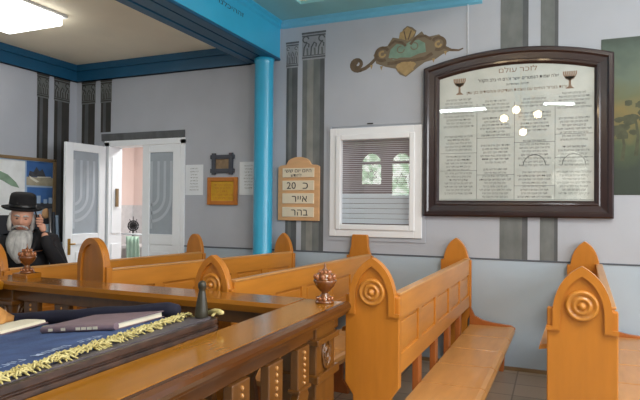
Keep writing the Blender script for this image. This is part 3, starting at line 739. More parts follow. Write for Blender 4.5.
def make_bench(near, far, dz, label, near_kind='arch', far_kind='arch', ledge=True, plain=False, hw=.15, up=0):
    dx, dy = far[0] - near[0], far[1] - near[1]; Ln = math.hypot(dx, dy)
    root = empty('pew', (near[0], near[1], 0), -math.atan2(dx, dy), label, 'bench', 'rows of wooden pews')
    pk = 1.155 + dz; cx = -hw
    for side, kd in ((0, near_kind), (1, far_kind)):
        y0 = 0 if side == 0 else Ln - .045
        hq = hw if side == 0 else .136
        if side == 1: cx = -hq
        pr, top = end_profile(kd, hq, pk + (up if side == 0 else 0))
        e = MB().prism([(cx + x, z) for x, z in pr], 'Y', y0, y0 + .045).build('end_panel', 'honeyv', root, bevel=.006)
        if side == 0 or True:
            yf = y0 if side == 0 else y0 + .045; sg = -1 if side == 0 else 1
            if side == 1: continue
            inner = [(x * .74, pk + up - .2 - .006 + (z - (pk + up - .2)) * .80) for x, z in top]
            a = MB(); n_ = len(top)
            outer_full = [(hw - .025, pk - .30)] + top + [(.025 - hw, pk - .30)]
            inner_full = [((hw - .025) * .75, pk - .30)] + inner + [((.025 - hw) * .75, pk - .30)]
            for i in range(len(outer_full) - 1):
                qd = [outer_full[i], outer_full[i + 1], inner_full[i + 1], inner_full[i]]
                a.prism([(cx + x, z) for x, z in qd], 'Y', yf + sg * .014, yf)
            if not plain:
                for s in (-1, 1): a.box(cx + s * .122 - .030, cx + s * .122 + .030, yf + sg * .012, yf, pk - .305, pk - .285)
            a.build('arch_moulding', 'honeyv', e)
            if not plain:
                r = MB().lathe([(.072, 0), (.072, .01), (.066, .018), (.058, .018), (.05, .008), (.044, .008), (.038, .02), (.03, .022), (.024, .012), (.018, .012), (.014, .026), (.006, .032), (0.0005, .033)], (0, 0, 0), 28, 'Y', cap=False)
                for f_ in r.bm.verts: f_.co.y *= -1
                r.build('rosette', 'honey', e, (cx, yf, pk + up - .182))
    # backrest: rails, stiles, recessed fields
    z0, z1 = .54 + dz, .958 + dz
    b = MB(); xa, xb = -.05, -.012
    b.box(xa, xb, .045, Ln - .045, z1 - .13, z1).box(xa, xb, .045, Ln - .045, z0, z0 + .105)
    n_ = 5; L0, L1 = .045, Ln - .045; wd = .075
    for i in range(n_ + 1):
        yc = L0 + (L1 - L0) * i / n_; a, c_ = max(L0, yc - wd / 2), min(L1, yc + wd / 2)
        b.box(xa, xb, a, c_, z0 + .10, z1 - .125)
    b.box(xa + .012, xb - .014, L0, L1, z0 + .09, z1 - .12)
    for i in range(n_):
        ya = L0 + (L1 - L0) * i / n_ + wd / 2 + .022; yb = L0 + (L1 - L0) * (i + 1) / n_ - wd / 2 - .022
        b.box(xa + .012, xb - .007, ya, yb, z0 + .122, z1 - .148)
    b.build('backrest', 'honey', root, bevel=.004)
    MB().box(xa - .006, xb + .006, .045, Ln - .045, z1, z1 + .014).build('top_rail', 'seatw', root, bevel=.005)
    for i in range(1, 5):
        yc = L0 + (L1 - L0) * i / n_
        MB().box(xa, xb, yc - .042, yc + .042, .30, z0).build('post', 'redwood', root, bevel=.004)
    # five separate flap seats
    ns = 5; S0, S1 = .03, Ln - .05
    for i in range(ns):
        a = S0 + (S1 - S0) * i / ns + .007; c_ = S0 + (S1 - S0) * (i + 1) / ns - .007
        pr = [(-.008, .36), (.29, .358), (.325, .330), (.352, .327), (.372, .342), (.376, .368), (.364, .388), (.34, .397), (.30, .393), (-.008, .388)]
        MB().prism(pr, 'Y', a, c_).build('seat', 'seatw', root, bevel=.004)
    MB().prism([(-.012, 0), (.28, 0), (.30, .30), (.36, .32), (.375, .38), (.34, .402), (.18, .415), (.10, .43), (.03, .465), (-.008, .55), (-.012, .55)], 'Y', Ln - .05, Ln - .012).build('seat_bracket', 'redwood', root, bevel=.005)
    for yc in (.08, Ln * .5):
        MB().prism([(.0, 0), (.25, 0), (.25, .05), (.2, .1), (.2, .3), (.26, .353), (.0, .353)], 'Y', yc, yc + .035).build('leg', 'redwood', root, bevel=.004)
    if ledge:
        MB().prism([(-.05, .80 + dz), (-.05, .825 + dz), (-.335, .765 + dz), (-.34, .74 + dz)], 'Y', .045, Ln - .045).build('book_ledge', 'honey', root, bevel=.003)
    return root
make_bench((-3.73, 2.88), (-3.37, 4.92), -.03, 'honey wooden pew at the left in front of the man, its end behind the railing', 'arch', 'round', ledge=False)
make_bench((-2.87, 3.0), (-2.41, 5.08), 0, 'honey wooden pew with plain rounded end panel, second row from the man', 'round', 'arch', plain=True, hw=.185, up=.03)
make_bench((-1.785, 2.88), (-1.616, 5.17), 0, 'honey wooden pew with rosette end behind the dark handle, ending under the window', 'arch', 'flat', up=-.035)
make_bench((-.742, 2.82), (-.695, 5.17), 0, 'honey wooden pew with open flap seats, its rosette end beside the railing corner', 'arch', 'arch')
make_bench((.262, 2.85), (.36, 5.17), 0, 'honey wooden pew at the right below the memorial board and painting', 'arch', 'arch')

# ------------------------------------------------------------------ railing round the platform
RT = .92
rail = empty('platform_railing', (-1.13, 2.68, 0), 0, 'carved brown wooden railing with finials around the reading table', 'railing')
RXo, RXi = -1.0, -1.262        # outer and inner edge of the right handrail
RYo, RYi = 2.805, 2.545        # far and near edge of the back handrail
NE = .3                        # near end of the right rail
LXo = -3.56
flat = [(RXi, RT - .012), (RXi + .012, RT), (RXo - .035, RT), (RXo - .035, RT - .05), (RXi, RT - .05)]
local(MB().prism(flat, 'Y', NE, RYo - .03).build('handrail', 'railw', bevel=.002), rail)
q = MB()
def nose(s):  # quarter-round lip, x measured outward
    return [(-.036, RT - .004), (-.030, RT + .001), (-.016, RT - .003), (-.004, RT - .014), (0, RT - .03), (-.006, RT - .046), (-.02, RT - .052), (-.02, RT - .066), (-.045, RT - .075), (-.045, RT - .05)]
q.smooth = False
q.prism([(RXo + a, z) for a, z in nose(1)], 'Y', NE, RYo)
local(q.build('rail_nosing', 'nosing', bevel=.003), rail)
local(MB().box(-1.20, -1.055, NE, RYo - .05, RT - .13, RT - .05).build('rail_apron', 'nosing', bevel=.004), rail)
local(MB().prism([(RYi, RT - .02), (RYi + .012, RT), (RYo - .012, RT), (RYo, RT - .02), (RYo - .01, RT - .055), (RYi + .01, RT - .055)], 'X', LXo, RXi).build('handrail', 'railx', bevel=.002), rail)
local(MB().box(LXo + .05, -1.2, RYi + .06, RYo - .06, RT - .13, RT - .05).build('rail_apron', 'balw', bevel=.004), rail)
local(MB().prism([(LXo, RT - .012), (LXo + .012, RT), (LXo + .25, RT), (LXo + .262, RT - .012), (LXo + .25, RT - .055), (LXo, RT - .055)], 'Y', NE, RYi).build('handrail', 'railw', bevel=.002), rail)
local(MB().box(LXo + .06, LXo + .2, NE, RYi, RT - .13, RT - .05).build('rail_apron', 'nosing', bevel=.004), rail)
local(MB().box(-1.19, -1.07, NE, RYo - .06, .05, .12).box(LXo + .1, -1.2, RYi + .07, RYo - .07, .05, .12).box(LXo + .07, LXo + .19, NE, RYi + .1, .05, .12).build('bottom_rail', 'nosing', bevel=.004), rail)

def baluster(cx, cy, ax):
    # flat sawn baluster with a string of carved drops on its face; ax: face direction
    T = MX.Translation((cx, cy, 0)) @ MX.Rotation({'+X': PI / 2, '-Y': 0, '-X': -PI / 2}[ax], 4, 'Z')
    b = MB(); b.T = T
    pr = [(-.062, .79), (-.062, .60), (-.05, .585), (-.062, .565), (-.05, .54), (-.03, .50), (-.042, .44), (-.056, .34), (-.05, .26), (-.03, .22), (-.055, .19), (-.062, .12)]
    b.prism(pr + [(-x, z) for x, z in pr[::-1]], 'Y', -.02, .02)
    b.box(-.066, .066, -.03, .03, .595, .612)
    o = local(b.build('baluster', 'balw', bevel=.005), rail)
    b = MB(); b.T = T
    for k in range(6): b.sphere((0, -.021, .765 - k * .027), (.0078, .010, .0105 - k * .0004), 8, 5)
    sub(b.build('bead_string', 'bead'), o)
    return o
for yy in (.40, .67, .94, 1.21, 1.48, 1.75, 2.02, 2.29): baluster(-1.06, yy, '+X')
xx = -1.52
while xx > -3.3: baluster(xx, RYi + .09, '-Y'); xx -= .27
def newel(cx, cy, hx, hy, faces):
    b = MB()
    b.box(cx - hx, cx + hx, cy - hy, cy + hy, 0, .12).box(cx - hx + .02, cx + hx - .02, cy - hy + .02, cy + hy - .02, .12, RT - .055)
    b.box(cx - hx, cx + hx, cy - hy, cy + hy, RT - .16, RT - .13).box(cx - hx, cx + hx, cy - hy, cy + hy, .58, .62)
    o = local(b.build('newel_post', 'balw', bevel=.006), rail)
    for face in faces:
        a = MB()
        for r, s in ((1.0, .010), (.45, .012)):
            pts = []
            for k in range(20):
                t_ = 2 * PI * k / 20; u, v_ = .045 * r * math.cos(t_), .07 * r * math.sin(t_)
                pts.append((cx + hx - .02 + .003, cy + u, .70 + v_) if face == '+X' else (cx + u, cy - hy + .02 - .003, .70 + v_))
            a.tube(pts, s, 6, True)
        sub(a.build('carved_oval', 'balw'), o)
newel(-1.14, 2.56, .115, .14, ('+X',)); newel(-3.36, 2.67, .11, .11, ('+X', '-Y'))
def finial(cx, cy, s, RT=RT):
    pr = [(.048, 0), (.05, .008), (.044, .014), (.034, .018), (.034, .03), (.026, .038), (.018, .05), (.018, .056), (.03, .066), (.047, .085), (.058, .105), (.062, .116), (.058, .121), (.05, .122), (.05, .132), (.043, .148), (.028, .163), (.012, .172), (.006, .185), (.003, .205), (.0008, .21)]
    b = MB().lathe([(r * s, RT + h * s) for r, h in pr], (cx, cy, 0), 24)
    o = local(b.build('finial', 'finial'), rail)
    b = MB()
    for k in range(10):
        a = 2 * PI * k / 10
        b.sphere((cx + .038 * s * math.cos(a), cy + .038 * s * math.sin(a), RT + .024 * s), .0095 * s, 8, 6)
    for k in range(9):
        a = 2 * PI * k / 9
        b.sphere((cx + .05 * s * math.cos(a), cy + .05 * s * math.sin(a), RT + .136 * s), (.012 * s, .012 * s, .015 * s), 8, 6)
        b.sphere((cx + .028 * s * math.cos(a + .3), cy + .028 * s * math.sin(a + .3), RT + .16 * s), (.009 * s, .009 * s, .012 * s), 8, 6)
    sub(b.build('beading', 'finialb'), o)
finial(-1.11, 2.70, 1.0); local(MB().box(-3.40, -3.26, 2.68, 2.80, RT - .01, RT + .032).build('newel_block', 'railx', bevel=.006), rail)
finial(-3.33, 2.74, .95, RT + .032)

# ------------------------------------------------------------------ reading table, tilted down to the left
TA = math.atan(.13)
TO = V((-1.262, 0, .965))
TROT = (0, -TA, 0)
TM = MX.Translation(TO) @ MX.Rotation(-TA, 4, 'Y')
FARY = 2.0; NEARY = .62; TW = 1.42
tb = empty('reading_table', (-1.9, 1.3, 0), 0, 'dark wooden reading table with sloping top inside the railing', 'table')
def tl(mb, name, m, par=None, bevel=0):
    mb_o = mb.build(name, m, None, bevel=bevel); return local(mb_o, tb)
q = MB(); q.T = TM
def plan(e): return [(-e, NEARY + e)] + [(-e, FARY - .10)] + arc(-.09 - e, FARY - .10, .09, 0, 90, 6)[1:-1] + [(-.09 - e, FARY - .01 - e), (-.16, FARY - e), (-TW + e, FARY - e), (-TW + e, NEARY + e)]
q.prism(plan(0), 'Z', -.022, 0); q.prism(plan(.008), 'Z', -.032, -.021); q.prism(plan(.002), 'Z', -.05, -.031)
tl(q, 'table_top', 'darkwood', bevel=.004)
q = MB(); q.T = TM; q.prism(plan(.03), 'Z', -.001, .003); tl(q, 'top_covering', 'leather')
q = MB(); q.T = TM; q.box(-TW + .08, -.08, NEARY + .08, FARY - .08, -.13, -.045); tl(q, 'apron', 'darkwood')
for x in (-1.40, -2.56):
    for y in (NEARY + .14, FARY - .14):
        zt = TO.z + .13 * (x - TO.x) - .05
        tl(MB().lathe([(.05, 0), (.055, .06), (.035, .1), (.045, .3), (.03, .4), (.05, zt)], (x, y, 0), 14), 'leg', 'darkwood')

# velvet cover with fringe and embroidery
cl = empty('velvet_cover', (TO.x - .6, 1.4, TO.z), 0, 'blue velvet cover with gold fringe laid over the reading table', 'tablecloth')
def clo(mb, name, m, **k): return local(mb.build(name, m, None, **k), cl)
fx = lambda y: -.062 - .13 * (y - 1.03)     # the fringe line runs slightly askew
q = MB(); q.T = TM; q.smooth = True
def hgt(u, y): return .006 + .002 * math.sin(u * 17 + y * 9) + .0015 * math.sin(y * 23)
N1, N2 = 30, 30
g_ = []
for j in range(N2 + 1):
    y = .66 + (FARY - .03 - .66) * j / N2
    g_.append([q.v((fx(y) + (-1.33 - fx(y)) * i / N1, y, hgt(i, j * .3) if 0 < i else .004)) for i in range(N1 + 1)])
for a, b in zip(g_, g_[1:]):
    for i in range(N1): q._f([a[i], a[i + 1], b[i + 1], b[i]])
ob_ = q.build('cloth', 'velvet', None); sd = ob_.modifiers.new('s', 'SOLIDIFY'); sd.thickness = .003; sd.offset = 1; local(ob_, cl)
# dark strip along the inner side of the fringe
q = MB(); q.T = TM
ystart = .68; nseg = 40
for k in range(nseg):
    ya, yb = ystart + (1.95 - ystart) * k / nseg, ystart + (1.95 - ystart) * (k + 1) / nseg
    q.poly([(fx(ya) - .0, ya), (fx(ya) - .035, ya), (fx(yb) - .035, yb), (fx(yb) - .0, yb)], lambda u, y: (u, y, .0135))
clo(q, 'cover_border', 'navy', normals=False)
# gold twisted fringe: loose loops and tufts along the edge
q = MB(); q.T = TM
y = .70
while y < 1.985:
    u = fx(y)
    for s_ in range(4):
        a = random.uniform(0, 6.28); l_ = random.uniform(.012, .026)
        u0, y0_, h0 = u - .022 + s_ * .014 + random.uniform(-.006, .006), y + random.uniform(-.006, .006), .008 + random.uniform(.002, .012)
        q.tube([(u0 - l_ * math.cos(a) * .7, y0_ - l_ * math.sin(a), h0 - .004), (u0, y0_, h0 + .006), (u0 + l_ * math.cos(a) * .7, y0_ + l_ * math.sin(a), h0 - .003)], [.0022, .0036, .0022], 5)
    if random.random() < .45:
        q.tube([(u + .01, y, .012), (u + .028, y - .006, .008), (u + .04 + random.uniform(0, .012), y - .012, .005)], [.004, .0035, .002], 5)
    y += .0115
clo(q, 'fringe', 'gold')
# velvet roll along the far side
q = MB(); q.T = TM
nB = 24; path = []
for i in range(nB + 1):
    u = -.27 - (1.36 - .27) * i / nB
    path.append((u, FARY + .025 + .002 * math.sin(i * 1.3), .030 + .0015 * math.sin(i * .9)))
q.tube(path, [.035 + (.0015 * math.sin(i * .8)) if 0 < i < nB else .026 for i in range(nB + 1)], 12)
clo(q, 'velvet_roll', 'navy')
for txt, y0_ in (('לזכר', 1.50), ('נשמת', 1.33), ('הורינו', 1.14)):
    q = MB(); q.T = TM
    q.text(txt, .065, lambda a, b, y0_=y0_: (-.215 - .13 * (y0_ + a - 1.03) + b, y0_ + a, .0145), 'C', 1.0, res=2)
    clo(q, 'embroidered_word', 'embro', normals=False)

# books on the table
def on_table(u, y, h=.0): return TM @ V((u, y, h))
bk = empty('closed_book', on_table(-.51, 1.82, .010), 0, 'large closed book with dull purple cover on the velvet', 'book'); bk.rotation_euler = TROT
q = MB().box(-.19, .205, -.128, .158, .024, .028).box(-.19, .205, -.128, .158, .0, .004)
q.tube([(-.19, -.128, .014), (.205, -.128, .014)], .0145, 10)
q.build('cover', 'bookcover', bk, bevel=.001)
MB().box(-.183, .197, -.124, .151, .004, .024).build('page_block', 'paper', bk)
q = MB()
for i, x in enumerate((-.13, -.06, .02, .05, .08, .11)): q.box(x - .012, x + .012, -.1432, -.1422, .009, .020)
q.build('spine_marks', 'paper', bk)
ob = empty('open_book', on_table(-1.14, 1.80, .012), 0, 'open prayer book with cream pages at the left of the table', 'book'); ob.rotation_euler = (0, -TA, .12)
for s in (-1, 1):
    q = MB(); q.smooth = True
    up = [(s * x, z) for x, z in ((.002, .016), (.02, .026), (.06, .028), (.12, .024), (.17, .018), (.175, .006), (.002, .006))]
    q.smooth = False
    q.prism(up, 'Y', -.13, .13); q.build('page_block', 'paper', ob)
MB().box(-.182, .182, -.136, .136, .0, .006).build('cover', 'bookcover', ob)
st = MB().box(-.085, .085, -.014, .014, .0, .004).box(-.085, -.07, -.02, .02, .0, .005).build('bookmark_strip', 'gold', None, on_table(-.80, 1.845, .012), (0, -TA, -.25)); tag(st, 'flat cream ribbon strip lying between the two books', 'ribbon')
# crumpled tan cloth on the open book
q = MB(); q.smooth = True
n1, n2 = 22, 12; R_ = []
for i in range(n2 + 1):
    th = PI * .5 * i / n2; ring = []
    for j in range(n1):
        a = 2 * PI * j / n1
        r = .075 * math.sin(th) ** .6 * (1 + .16 * math.sin(5 * a + i * .4) + .07 * math.sin(9 * a))
        zz = .062 * math.cos(th) * (1 + .22 * math.sin(a * 3 + 1) + .15 * math.sin(a * 5 + i * .9)) + .003
        ring.append(q.v((r * 1.25 * math.cos(a), r * math.sin(a), zz)))
    R_.append(ring)
for a, b in zip(R_, R_[1:]):
    for j in range(n1): q._f([a[j], b[j], b[(j + 1) % n1], a[(j + 1) % n1]])
q._f(R_[-1])
tc = q.build('crumpled_cloth', 'tan', None, on_table(-1.235, 1.86, .036), (0, -TA, .3)); tag(tc, 'crumpled tan cloth resting on the open book', 'cloth')
# turned handle at the far right corner
hd = MB().lathe([(.026, 0), (.028, .006), (.026, .03), (.021, .065), (.0165, .095), (.013, .108), (.0125, .114), (.0165, .122), (.018, .132), (.0165, .142), (.010, .150), (.001, .153)], (0, 0, 0), 20).build('turned_handle', 'bronze', None, on_table(-.09, 1.945, .0045)); hd.rotation_euler = (0, .02, 0)
tag(hd, 'dark turned wooden handle standing upright on the table corner', 'handle')
q = MB(); q.smooth = True
q.tube([(-.035, .03, .010), (-.005, .025, .014), (.028, .012, .012), (.05, .0, .010)], [.010, .013, .013, .008], 10)
for k in range(5): q.tube([(.0 + k * .004, .02 - .004 * k, .012), (.015 + k * .004, -.03 - .003 * k, .004)], .0022, 5)
ts = q.build('gold_tassel', 'gold', None, on_table(-.055, 1.975, .004), TROT); tag(ts, 'gold tassel lying at the foot of the dark handle', 'tassel')

# ------------------------------------------------------------------ the man on the phone
def skin_mesh(nodes, edges, sub=2):
    me = bpy.data.meshes.new('s'); me.from_pydata([n_[0] for n_ in nodes], edges, [])
    o = bpy.data.objects.new('s', me); COL.objects.link(o)
    sk = o.modifiers.new('k', 'SKIN'); sk.use_smooth_shade = True
    for i, n_ in enumerate(nodes):
        r = n_[1]; r = (r, r) if not isinstance(r, tuple) else r
        me.skin_vertices[0].data[i].radius = r
        me.skin_vertices[0].data[i].use_root = (i == 0)
    ss = o.modifiers.new('u', 'SUBSURF'); ss.levels = sub; ss.render_levels = sub
    out = bpy.data.meshes.new_from_object(o.evaluated_get(bpy.context.evaluated_depsgraph_get()))
    bpy.data.objects.remove(o); bpy.data.meshes.remove(me)
    return out
def add_mesh(mb, me, mi=0):
    vs = [mb.v(v_.co) for v_ in me.vertices]
    for p in me.polygons:
        f_ = mb._f([vs[i] for i in p.vertices])
        if f_: f_.smooth = True; f_.material_index = mi
    bpy.data.meshes.remove(me)
man = empty('person', (-4.085, 3.352, 0), math.radians(47), 'bearded man in black hat and coat holding a phone to his ear', 'person')
EZ = 1.317
HC_ = V((-.03, -.06, EZ + .005))           # head centre, bowed forward
body = MB()
nodes = [((0, .06, .80), (.15, .12)), ((0, .06, .95), (.155, .115)), ((0, .04, 1.05), (.135, .09)), ((0, .03, 1.12), (.10, .06)), ((-.01, -.005, 1.18), .052), ((-.02, -.04, 1.25), .056),
         ((.19, .015, 1.10), .048), ((.27, -.02, .86), .046), ((.165, -.17, 1.09), .034), ((.135, -.13, 1.19), .027),
         ((-.19, .015, 1.10), .048), ((-.25, -.0, .84), .046), ((-.20, -.14, .64), .034), ((-.19, -.17, .57), .027),
         ((.09, .05, .72), .085), ((.10, .0, .42), .06), ((.10, .06, .10), .04), ((.10, -.06, .035), (.035, .03)),
         ((-.09, .05, .72), .085), ((-.10, .0, .42), .06), ((-.10, .06, .10), .04), ((-.10, -.06, .035), (.035, .03))]
edges = [(0, 1), (1, 2), (2, 3), (3, 4), (4, 5), (3, 6), (6, 7), (7, 8), (8, 9), (3, 10), (10, 11), (11, 12), (12, 13), (0, 14), (14, 15), (15, 16), (16, 17), (0, 18), (18, 19), (19, 20), (20, 21)]
add_mesh(body, skin_mesh(nodes, edges))
# head with face relief
def head_pt(th, ph):
    # th from the crown, ph around, ph=-90deg is the face
    x = math.sin(th) * math.cos(ph); y = math.sin(th) * math.sin(ph); z = math.cos(th)
    px_, py_, pz_ = x * .085, y * .098, z * .124
    if z < -.2: k_ = 1 - .22 * (-z - .2) / .8; px_ *= k_
    if y < 0:
        f_ = -y
        g = lambda u, v_, su, sv: math.exp(-(u / su) ** 2 - (v_ / sv) ** 2)
        d = .030 * g(px_, pz_ + .030, .014, .016) + .016 * g(px_, pz_ + .005, .011, .028)      # nose
        d += .010 * g(px_, pz_ - .026, .05, .012)                                              # brow
        d -= .012 * g(px_ - .031, pz_ - .004, .017, .012) + .012 * g(px_ + .031, pz_ - .004, .017, .012)
        d += .006 * g(px_ - .038, pz_ + .035, .02, .02) + .006 * g(px_ + .038, pz_ + .035, .02, .02)  # cheeks
        d += .008 * g(px_, pz_ + .066, .022, .008) + .008 * g(px_, pz_ + .10, .025, .02)
        py_ -= d * f_
    return V((px_, py_, pz_))
tilt = MX.Rotation(math.radians(14), 4, 'X') @ MX.Rotation(math.radians(5), 4, 'Y')
HT = MX.Translation(HC_) @ tilt
n1, n2 = 40, 28; rr = []
for i in range(1, n2):
    rr.append([body.v(HT @ head_pt(PI * i / n2, 2 * PI * j / n1)) for j in range(n1)])
tp, bt = body.v(HT @ V((0, 0, .122))), body.v(HT @ V((0, 0, -.122)))
body.smooth = True
for j in range(n1):
    body._f([tp, rr[0][j], rr[0][(j + 1) % n1]]); body._f([bt, rr[-1][(j + 1) % n1], rr[-1][j]])
    for a, b in zip(rr, rr[1:]): body._f([a[j], b[j], b[(j + 1) % n1], a[(j + 1) % n1]])
body.T = HT
for s in (-1, 1): body.sphere((s * .086, .012, -.012), (.012, .022, .033), 10, 8)
body.T = MX.Identity(4)
# hands: the left one closed round the phone at the ear, the right one hanging
def hand(wrist, palm, fing, thumb):
    pn = [(wrist, .026), (palm, (.038, .020))]; ed = [(0, 1)]
    add_mesh(body, skin_mesh([(tuple(p), r) for p, r in pn], ed, 2))
    for chain in fing + [thumb]:
        add_mesh(body, skin_mesh([(tuple(p), .0116 - .0009 * i) for i, p in enumerate(chain)], [(i, i + 1) for i in range(len(chain) - 1)], 2))
Wp = V((.135, -.13, 1.19)); Pp = V((.115, -.112, 1.265))
fg = []
for k, ln in enumerate((.82, .95, 1.0, .9)):
    z_ = Pp.z - .028 + k * .0205
    fg.append([V((.122, -.105, z_)), V((.122, -.105, z_)) + V((-.004, -.036, .003)) * ln, V((.122, -.105, z_)) + V((-.028, -.047, .006)) * ln, V((.122, -.105, z_)) + V((-.048, -.038, .008)) * ln])
th_ = [Pp + V((.0, .004, .005)), Pp + V((-.004, .012, .045)), Pp + V((-.016, .006, .078))]
hand(Wp, Pp, fg, th_)
W2 = V((-.19, -.17, .57)); P2 = V((-.185, -.18, .49)); fg = []
for k, ln in enumerate((.9, 1.0, .95, .8)):
    b0 = P2 + V((0, -.028 + k * .019, -.03)); fg.append([b0 + V((0, 0, .025)), b0 - V((0, 0, .03)) * ln, b0 + V((.012, 0, -.055)) * ln, b0 + V((.03, 0, -.068)) * ln])
hand(W2, P2, fg, [P2 + V((.01, -.03, .01)), P2 + V((.02, -.05, -.015)), P2 + V((.028, -.05, -.045))])
bo = body.build('body', 'skin', man)
# eyes, brows
for nm, mt_, pts in (('eye', 'black', ((-.031, -.084, -.002), (.031, -.084, -.002))),):
    for p in pts:
        q = MB(); q.T = HT; q.sphere(p, (.0105, .006, .0045), 10, 6); q.build(nm, mt_, man)
for s in (-1, 1):
    q = MB(); q.T = HT; q.tube([(s * .012, -.101, .022), (s * .032, -.098, .030), (s * .052, -.084, .022)], [.006, .008, .004], 8); q.build('eyebrow', 'beard', man)
# beard, moustache, side hair
def hair_blob(name, rings, nn=20):
    q = MB(); q.smooth = True; L_ = []
    for (c_, rx, ry) in rings:
        L_.append([q.v((c_[0] + rx * math.cos(2 * PI * j / nn) * (1 + .06 * math.sin(j * 3.1 + c_[2] * 90)), c_[1] + ry * math.sin(2 * PI * j / nn) * (1 + .08 * math.sin(j * 2.3 + c_[2] * 70)), c_[2])) for j in range(nn)])
    for a, b in zip(L_, L_[1:]):
        for j in range(nn): q._f([a[j], a[(j + 1) % nn], b[(j + 1) % nn], b[j]])
    q._f(L_[0]); q._f(L_[-1][::-1])
    return q.build(name, 'beard', man)
bx = -.035
hair_blob('beard', [((bx, -.072, EZ - .108), .058, .046), ((bx, -.092, EZ - .118), .076, .056), ((bx, -.110, EZ - .135), .086, .060), ((bx - .005, -.130, EZ - .170), .092, .056), ((bx - .01, -.146, EZ - .22), .094, .050), ((bx - .01, -.156, EZ - .28), .080, .044), ((bx - .01, -.162, EZ - .33), .052, .034), ((bx - .01, -.162, EZ - .375), .016, .014)])
q = MB(); q.T = HT
for s in (-1, 1): q.tube([(0, -.122, -.050), (s * .022, -.118, -.054), (s * .045, -.10, -.068), (s * .06, -.078, -.09)], [.005, .008, .009, .006], 8)
q.build('moustache', 'beard', man)
q = MB(); q.T = HT
q.sphere((.006, -.112, -.068), (.020, .010, .006), 10, 6); q.build('lips', mat('lips', (170, 100, 88), .5), man)
for s in (-1, 1):
    q = MB(); q.T = HT; q.tube([(s * .080, -.02, .03), (s * .087, -.030, -.02), (s * .086, -.038, -.07), (s * .078, -.045, -.12)], [.008, .015, .019, .013], 8); q.build('sidelock', 'beard', man)
# hat
q = MB(); q.T = MX.Translation(HC_ + V((0, .01, .058))) @ MX.Rotation(math.radians(7), 4, 'X') @ MX.Rotation(math.radians(4), 4, 'Y')
q.lathe([(.10, .0), (.13, -.004), (.145, .002), (.156, .013), (.154, .018), (.142, .008), (.12, .006), (.103, .012), (.102, .05), (.098, .10), (.09, .125), (.07, .136), (.03, .130), (.001, .128)], (0, 0, 0), 36)
ht = q.build('hat', 'blackfelt', man)
q = MB(); q.T = MX.Translation(HC_ + V((0, .01, .058))) @ MX.Rotation(math.radians(7), 4, 'X') @ MX.Rotation(math.radians(4), 4, 'Y')
q.lathe([(.1035, .012), (.1045, .014), (.1035, .04), (.102, .042)], (0, 0, 0), 36, cap=False); q.build('hat_band', 'black', ht)
# coat, trousers, shoes
q = MB()
cn = [((0, .06, .52), (.20, .16)), ((0, .06, .80), (.185, .15)), ((0, .05, .95), (.19, .145)), ((0, .03, 1.05), (.20, .145)), ((0, .015, 1.125), (.165, .115)), ((-.01, -.005, 1.19), (.085, .08)),
      ((.19, .01, 1.105), .082), ((.28, -.02, .85), .066), ((.168, -.168, 1.08), .052), ((-.19, .01, 1.105), .082), ((-.26, .0, .83), .066), ((-.205, -.13, .65), .050), ((.143, -.142, 1.165), .040)]
add_mesh(q, skin_mesh(cn, [(0, 1), (1, 2), (2, 3), (3, 4), (4, 5), (4, 6), (6, 7), (7, 8), (4, 9), (9, 10), (10, 11), (8, 12)]))
ct = q.build('coat', 'coat', man)
for s in (-1, 1):
    q = MB(); q.prism([(s * .02 - .03, -.128), (s * .09, -.105), (s * .1, -.10), (s * .012 - .03, -.135)], 'Z', .9, .901)
    q.bm.clear()
    q.tube([(s * .075 - .01, -.02, 1.19), (s * .075, -.085, 1.13), (s * .045, -.135, 1.02), (s * .015, -.145, .92)], [.012, .020, .018, .008], 8); q.build('lapel', 'coat', ct)
q = MB()
add_mesh(q, skin_mesh([((0, .06, .70), (.15, .12)), ((.095, .05, .62), .10), ((.10, .01, .40), .082), ((.10, .055, .07), .07), ((-.095, .05, .62), .10), ((-.10, .01, .40), .082), ((-.10, .055, .07), .07)], [(0, 1), (1, 2), (2, 3), (0, 4), (4, 5), (5, 6)]))
q.build('trousers', 'coat', man)
for s in (-1, 1):
    q = MB(); q.sphere((s * .10, -.01, .045), (.05, .14, .044), 14, 8); q.box(s * .10 - .045, s * .10 + .045, -.13, .11, 0, .012); q.build('shoe', 'black', man)
# phone held at the ear
ph = MB().box(-.006, .006, -.03, .03, -.07, .07).build('mobile_phone', 'black', None, bevel=.004)
ph.matrix_world = man.matrix_basis @ MX.Translation(V((.088, -.088, EZ - .024))) @ MX.Rotation(math.radians(-16), 4, 'Y') @ MX.Rotation(math.radians(24), 4, 'X')
tag(ph, 'black mobile phone held to the bearded man\'s ear', 'phone')

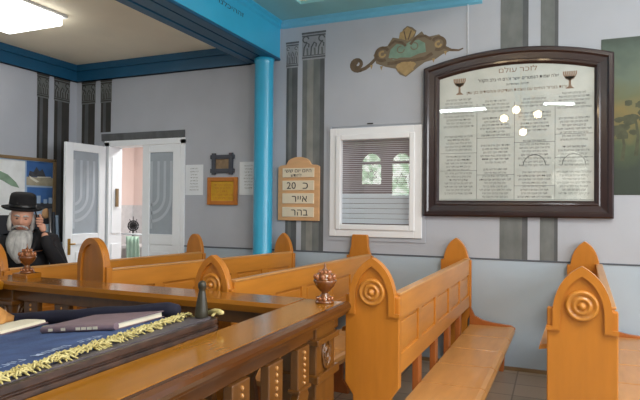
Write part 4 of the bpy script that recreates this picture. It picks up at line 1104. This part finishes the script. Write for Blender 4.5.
# ------------------------------------------------------------------ lights
def area(name, loc, rot, sx, sy, power, col=(1, 1, 1)):
    l = bpy.data.lights.new(name, 'AREA'); l.shape = 'RECTANGLE'; l.size = sx; l.size_y = sy; l.energy = power; l.color = col
    o = bpy.data.objects.new(name, l); COL.objects.link(o); o.location = loc; o.rotation_euler = rot; return o
for i, (a, b) in enumerate(RW):
    area('daylight', (RX + .1, (a + b) / 2, 2.15), (0, PI / 2, 0), 2.0, b - a, 112, (.93, .97, 1.0))
    f = MB(); frame = ((a, a + .06), (b - .06, b), ((a + b) / 2 - .03, (a + b) / 2 + .03))
    for p0, p1 in frame: f.box(RX + .02, RX + .08, p0, p1, 1.1, 3.2)
    f.box(RX + .02, RX + .08, a, b, 1.1, 1.16).box(RX + .02, RX + .08, a, b, 3.14, 3.2).box(RX + .02, RX + .08, a, b, 2.3, 2.36)
    f.build('window_%d' % (i + 6), 'white')['kind'] = 'structure'
area('curtain fill light', (-1.6, 5.9, 2.85), (0, 0, 0), .5, .5, 42, (1, .98, .95))  # unseen lamp added behind the window to brighten the half curtain
area('anteroom light', (-4.4, 6.5, 2.85), (0, 0, 0), .9, .9, 85, (1, .97, .94))
area('hall fill light', (1.6, 1.2, TOP - .05), (0, 0, 0), 1.6, 1.6, 150, (1, .97, .92))  # added fill from out of view, no fixture hangs here
area('hall fill light', (2.9, -2.2, TOP - .05), (0, 0, 0), 1.6, 1.6, 90, (1, .97, .92))  # second added fill towards the rear, also without a fixture
w_ = bpy.data.worlds.new('World'); SC.world = w_; w_.use_nodes = True
w_.node_tree.nodes['Background'].inputs['Color'].default_value = (.6, .7, .8, 1); w_.node_tree.nodes['Background'].inputs['Strength'].default_value = .5

# ------------------------------------------------------------------ camera
cam = bpy.data.cameras.new('Camera'); cam.sensor_width = 36; cam.lens = 558 / 640 * 36; cam.clip_start = .05; cam.clip_end = 60
co_ = bpy.data.objects.new('Camera', cam); COL.objects.link(co_)
def cv(x, y): return V((x - 320, -(y - 200), -558))
Yc = cv(556, 209).normalized(); Xc = -cv(-1000, 195); Xc = (Xc - Yc * Xc.dot(Yc)).normalized(); Zc = Xc.cross(Yc)
R = MX((Xc, Yc, Zc))
co_.matrix_world = MX.Translation((0, 0, H)) @ R.to_4x4()
SC.camera = co_
SC.view_settings.view_transform = 'Standard'; SC.view_settings.look = 'None'; SC.view_settings.exposure = 0; SC.view_settings.gamma = 1
SC.view_settings.use_curve_mapping = False
SC.cycles.max_bounces = 8
SC.cycles.use_denoising = True
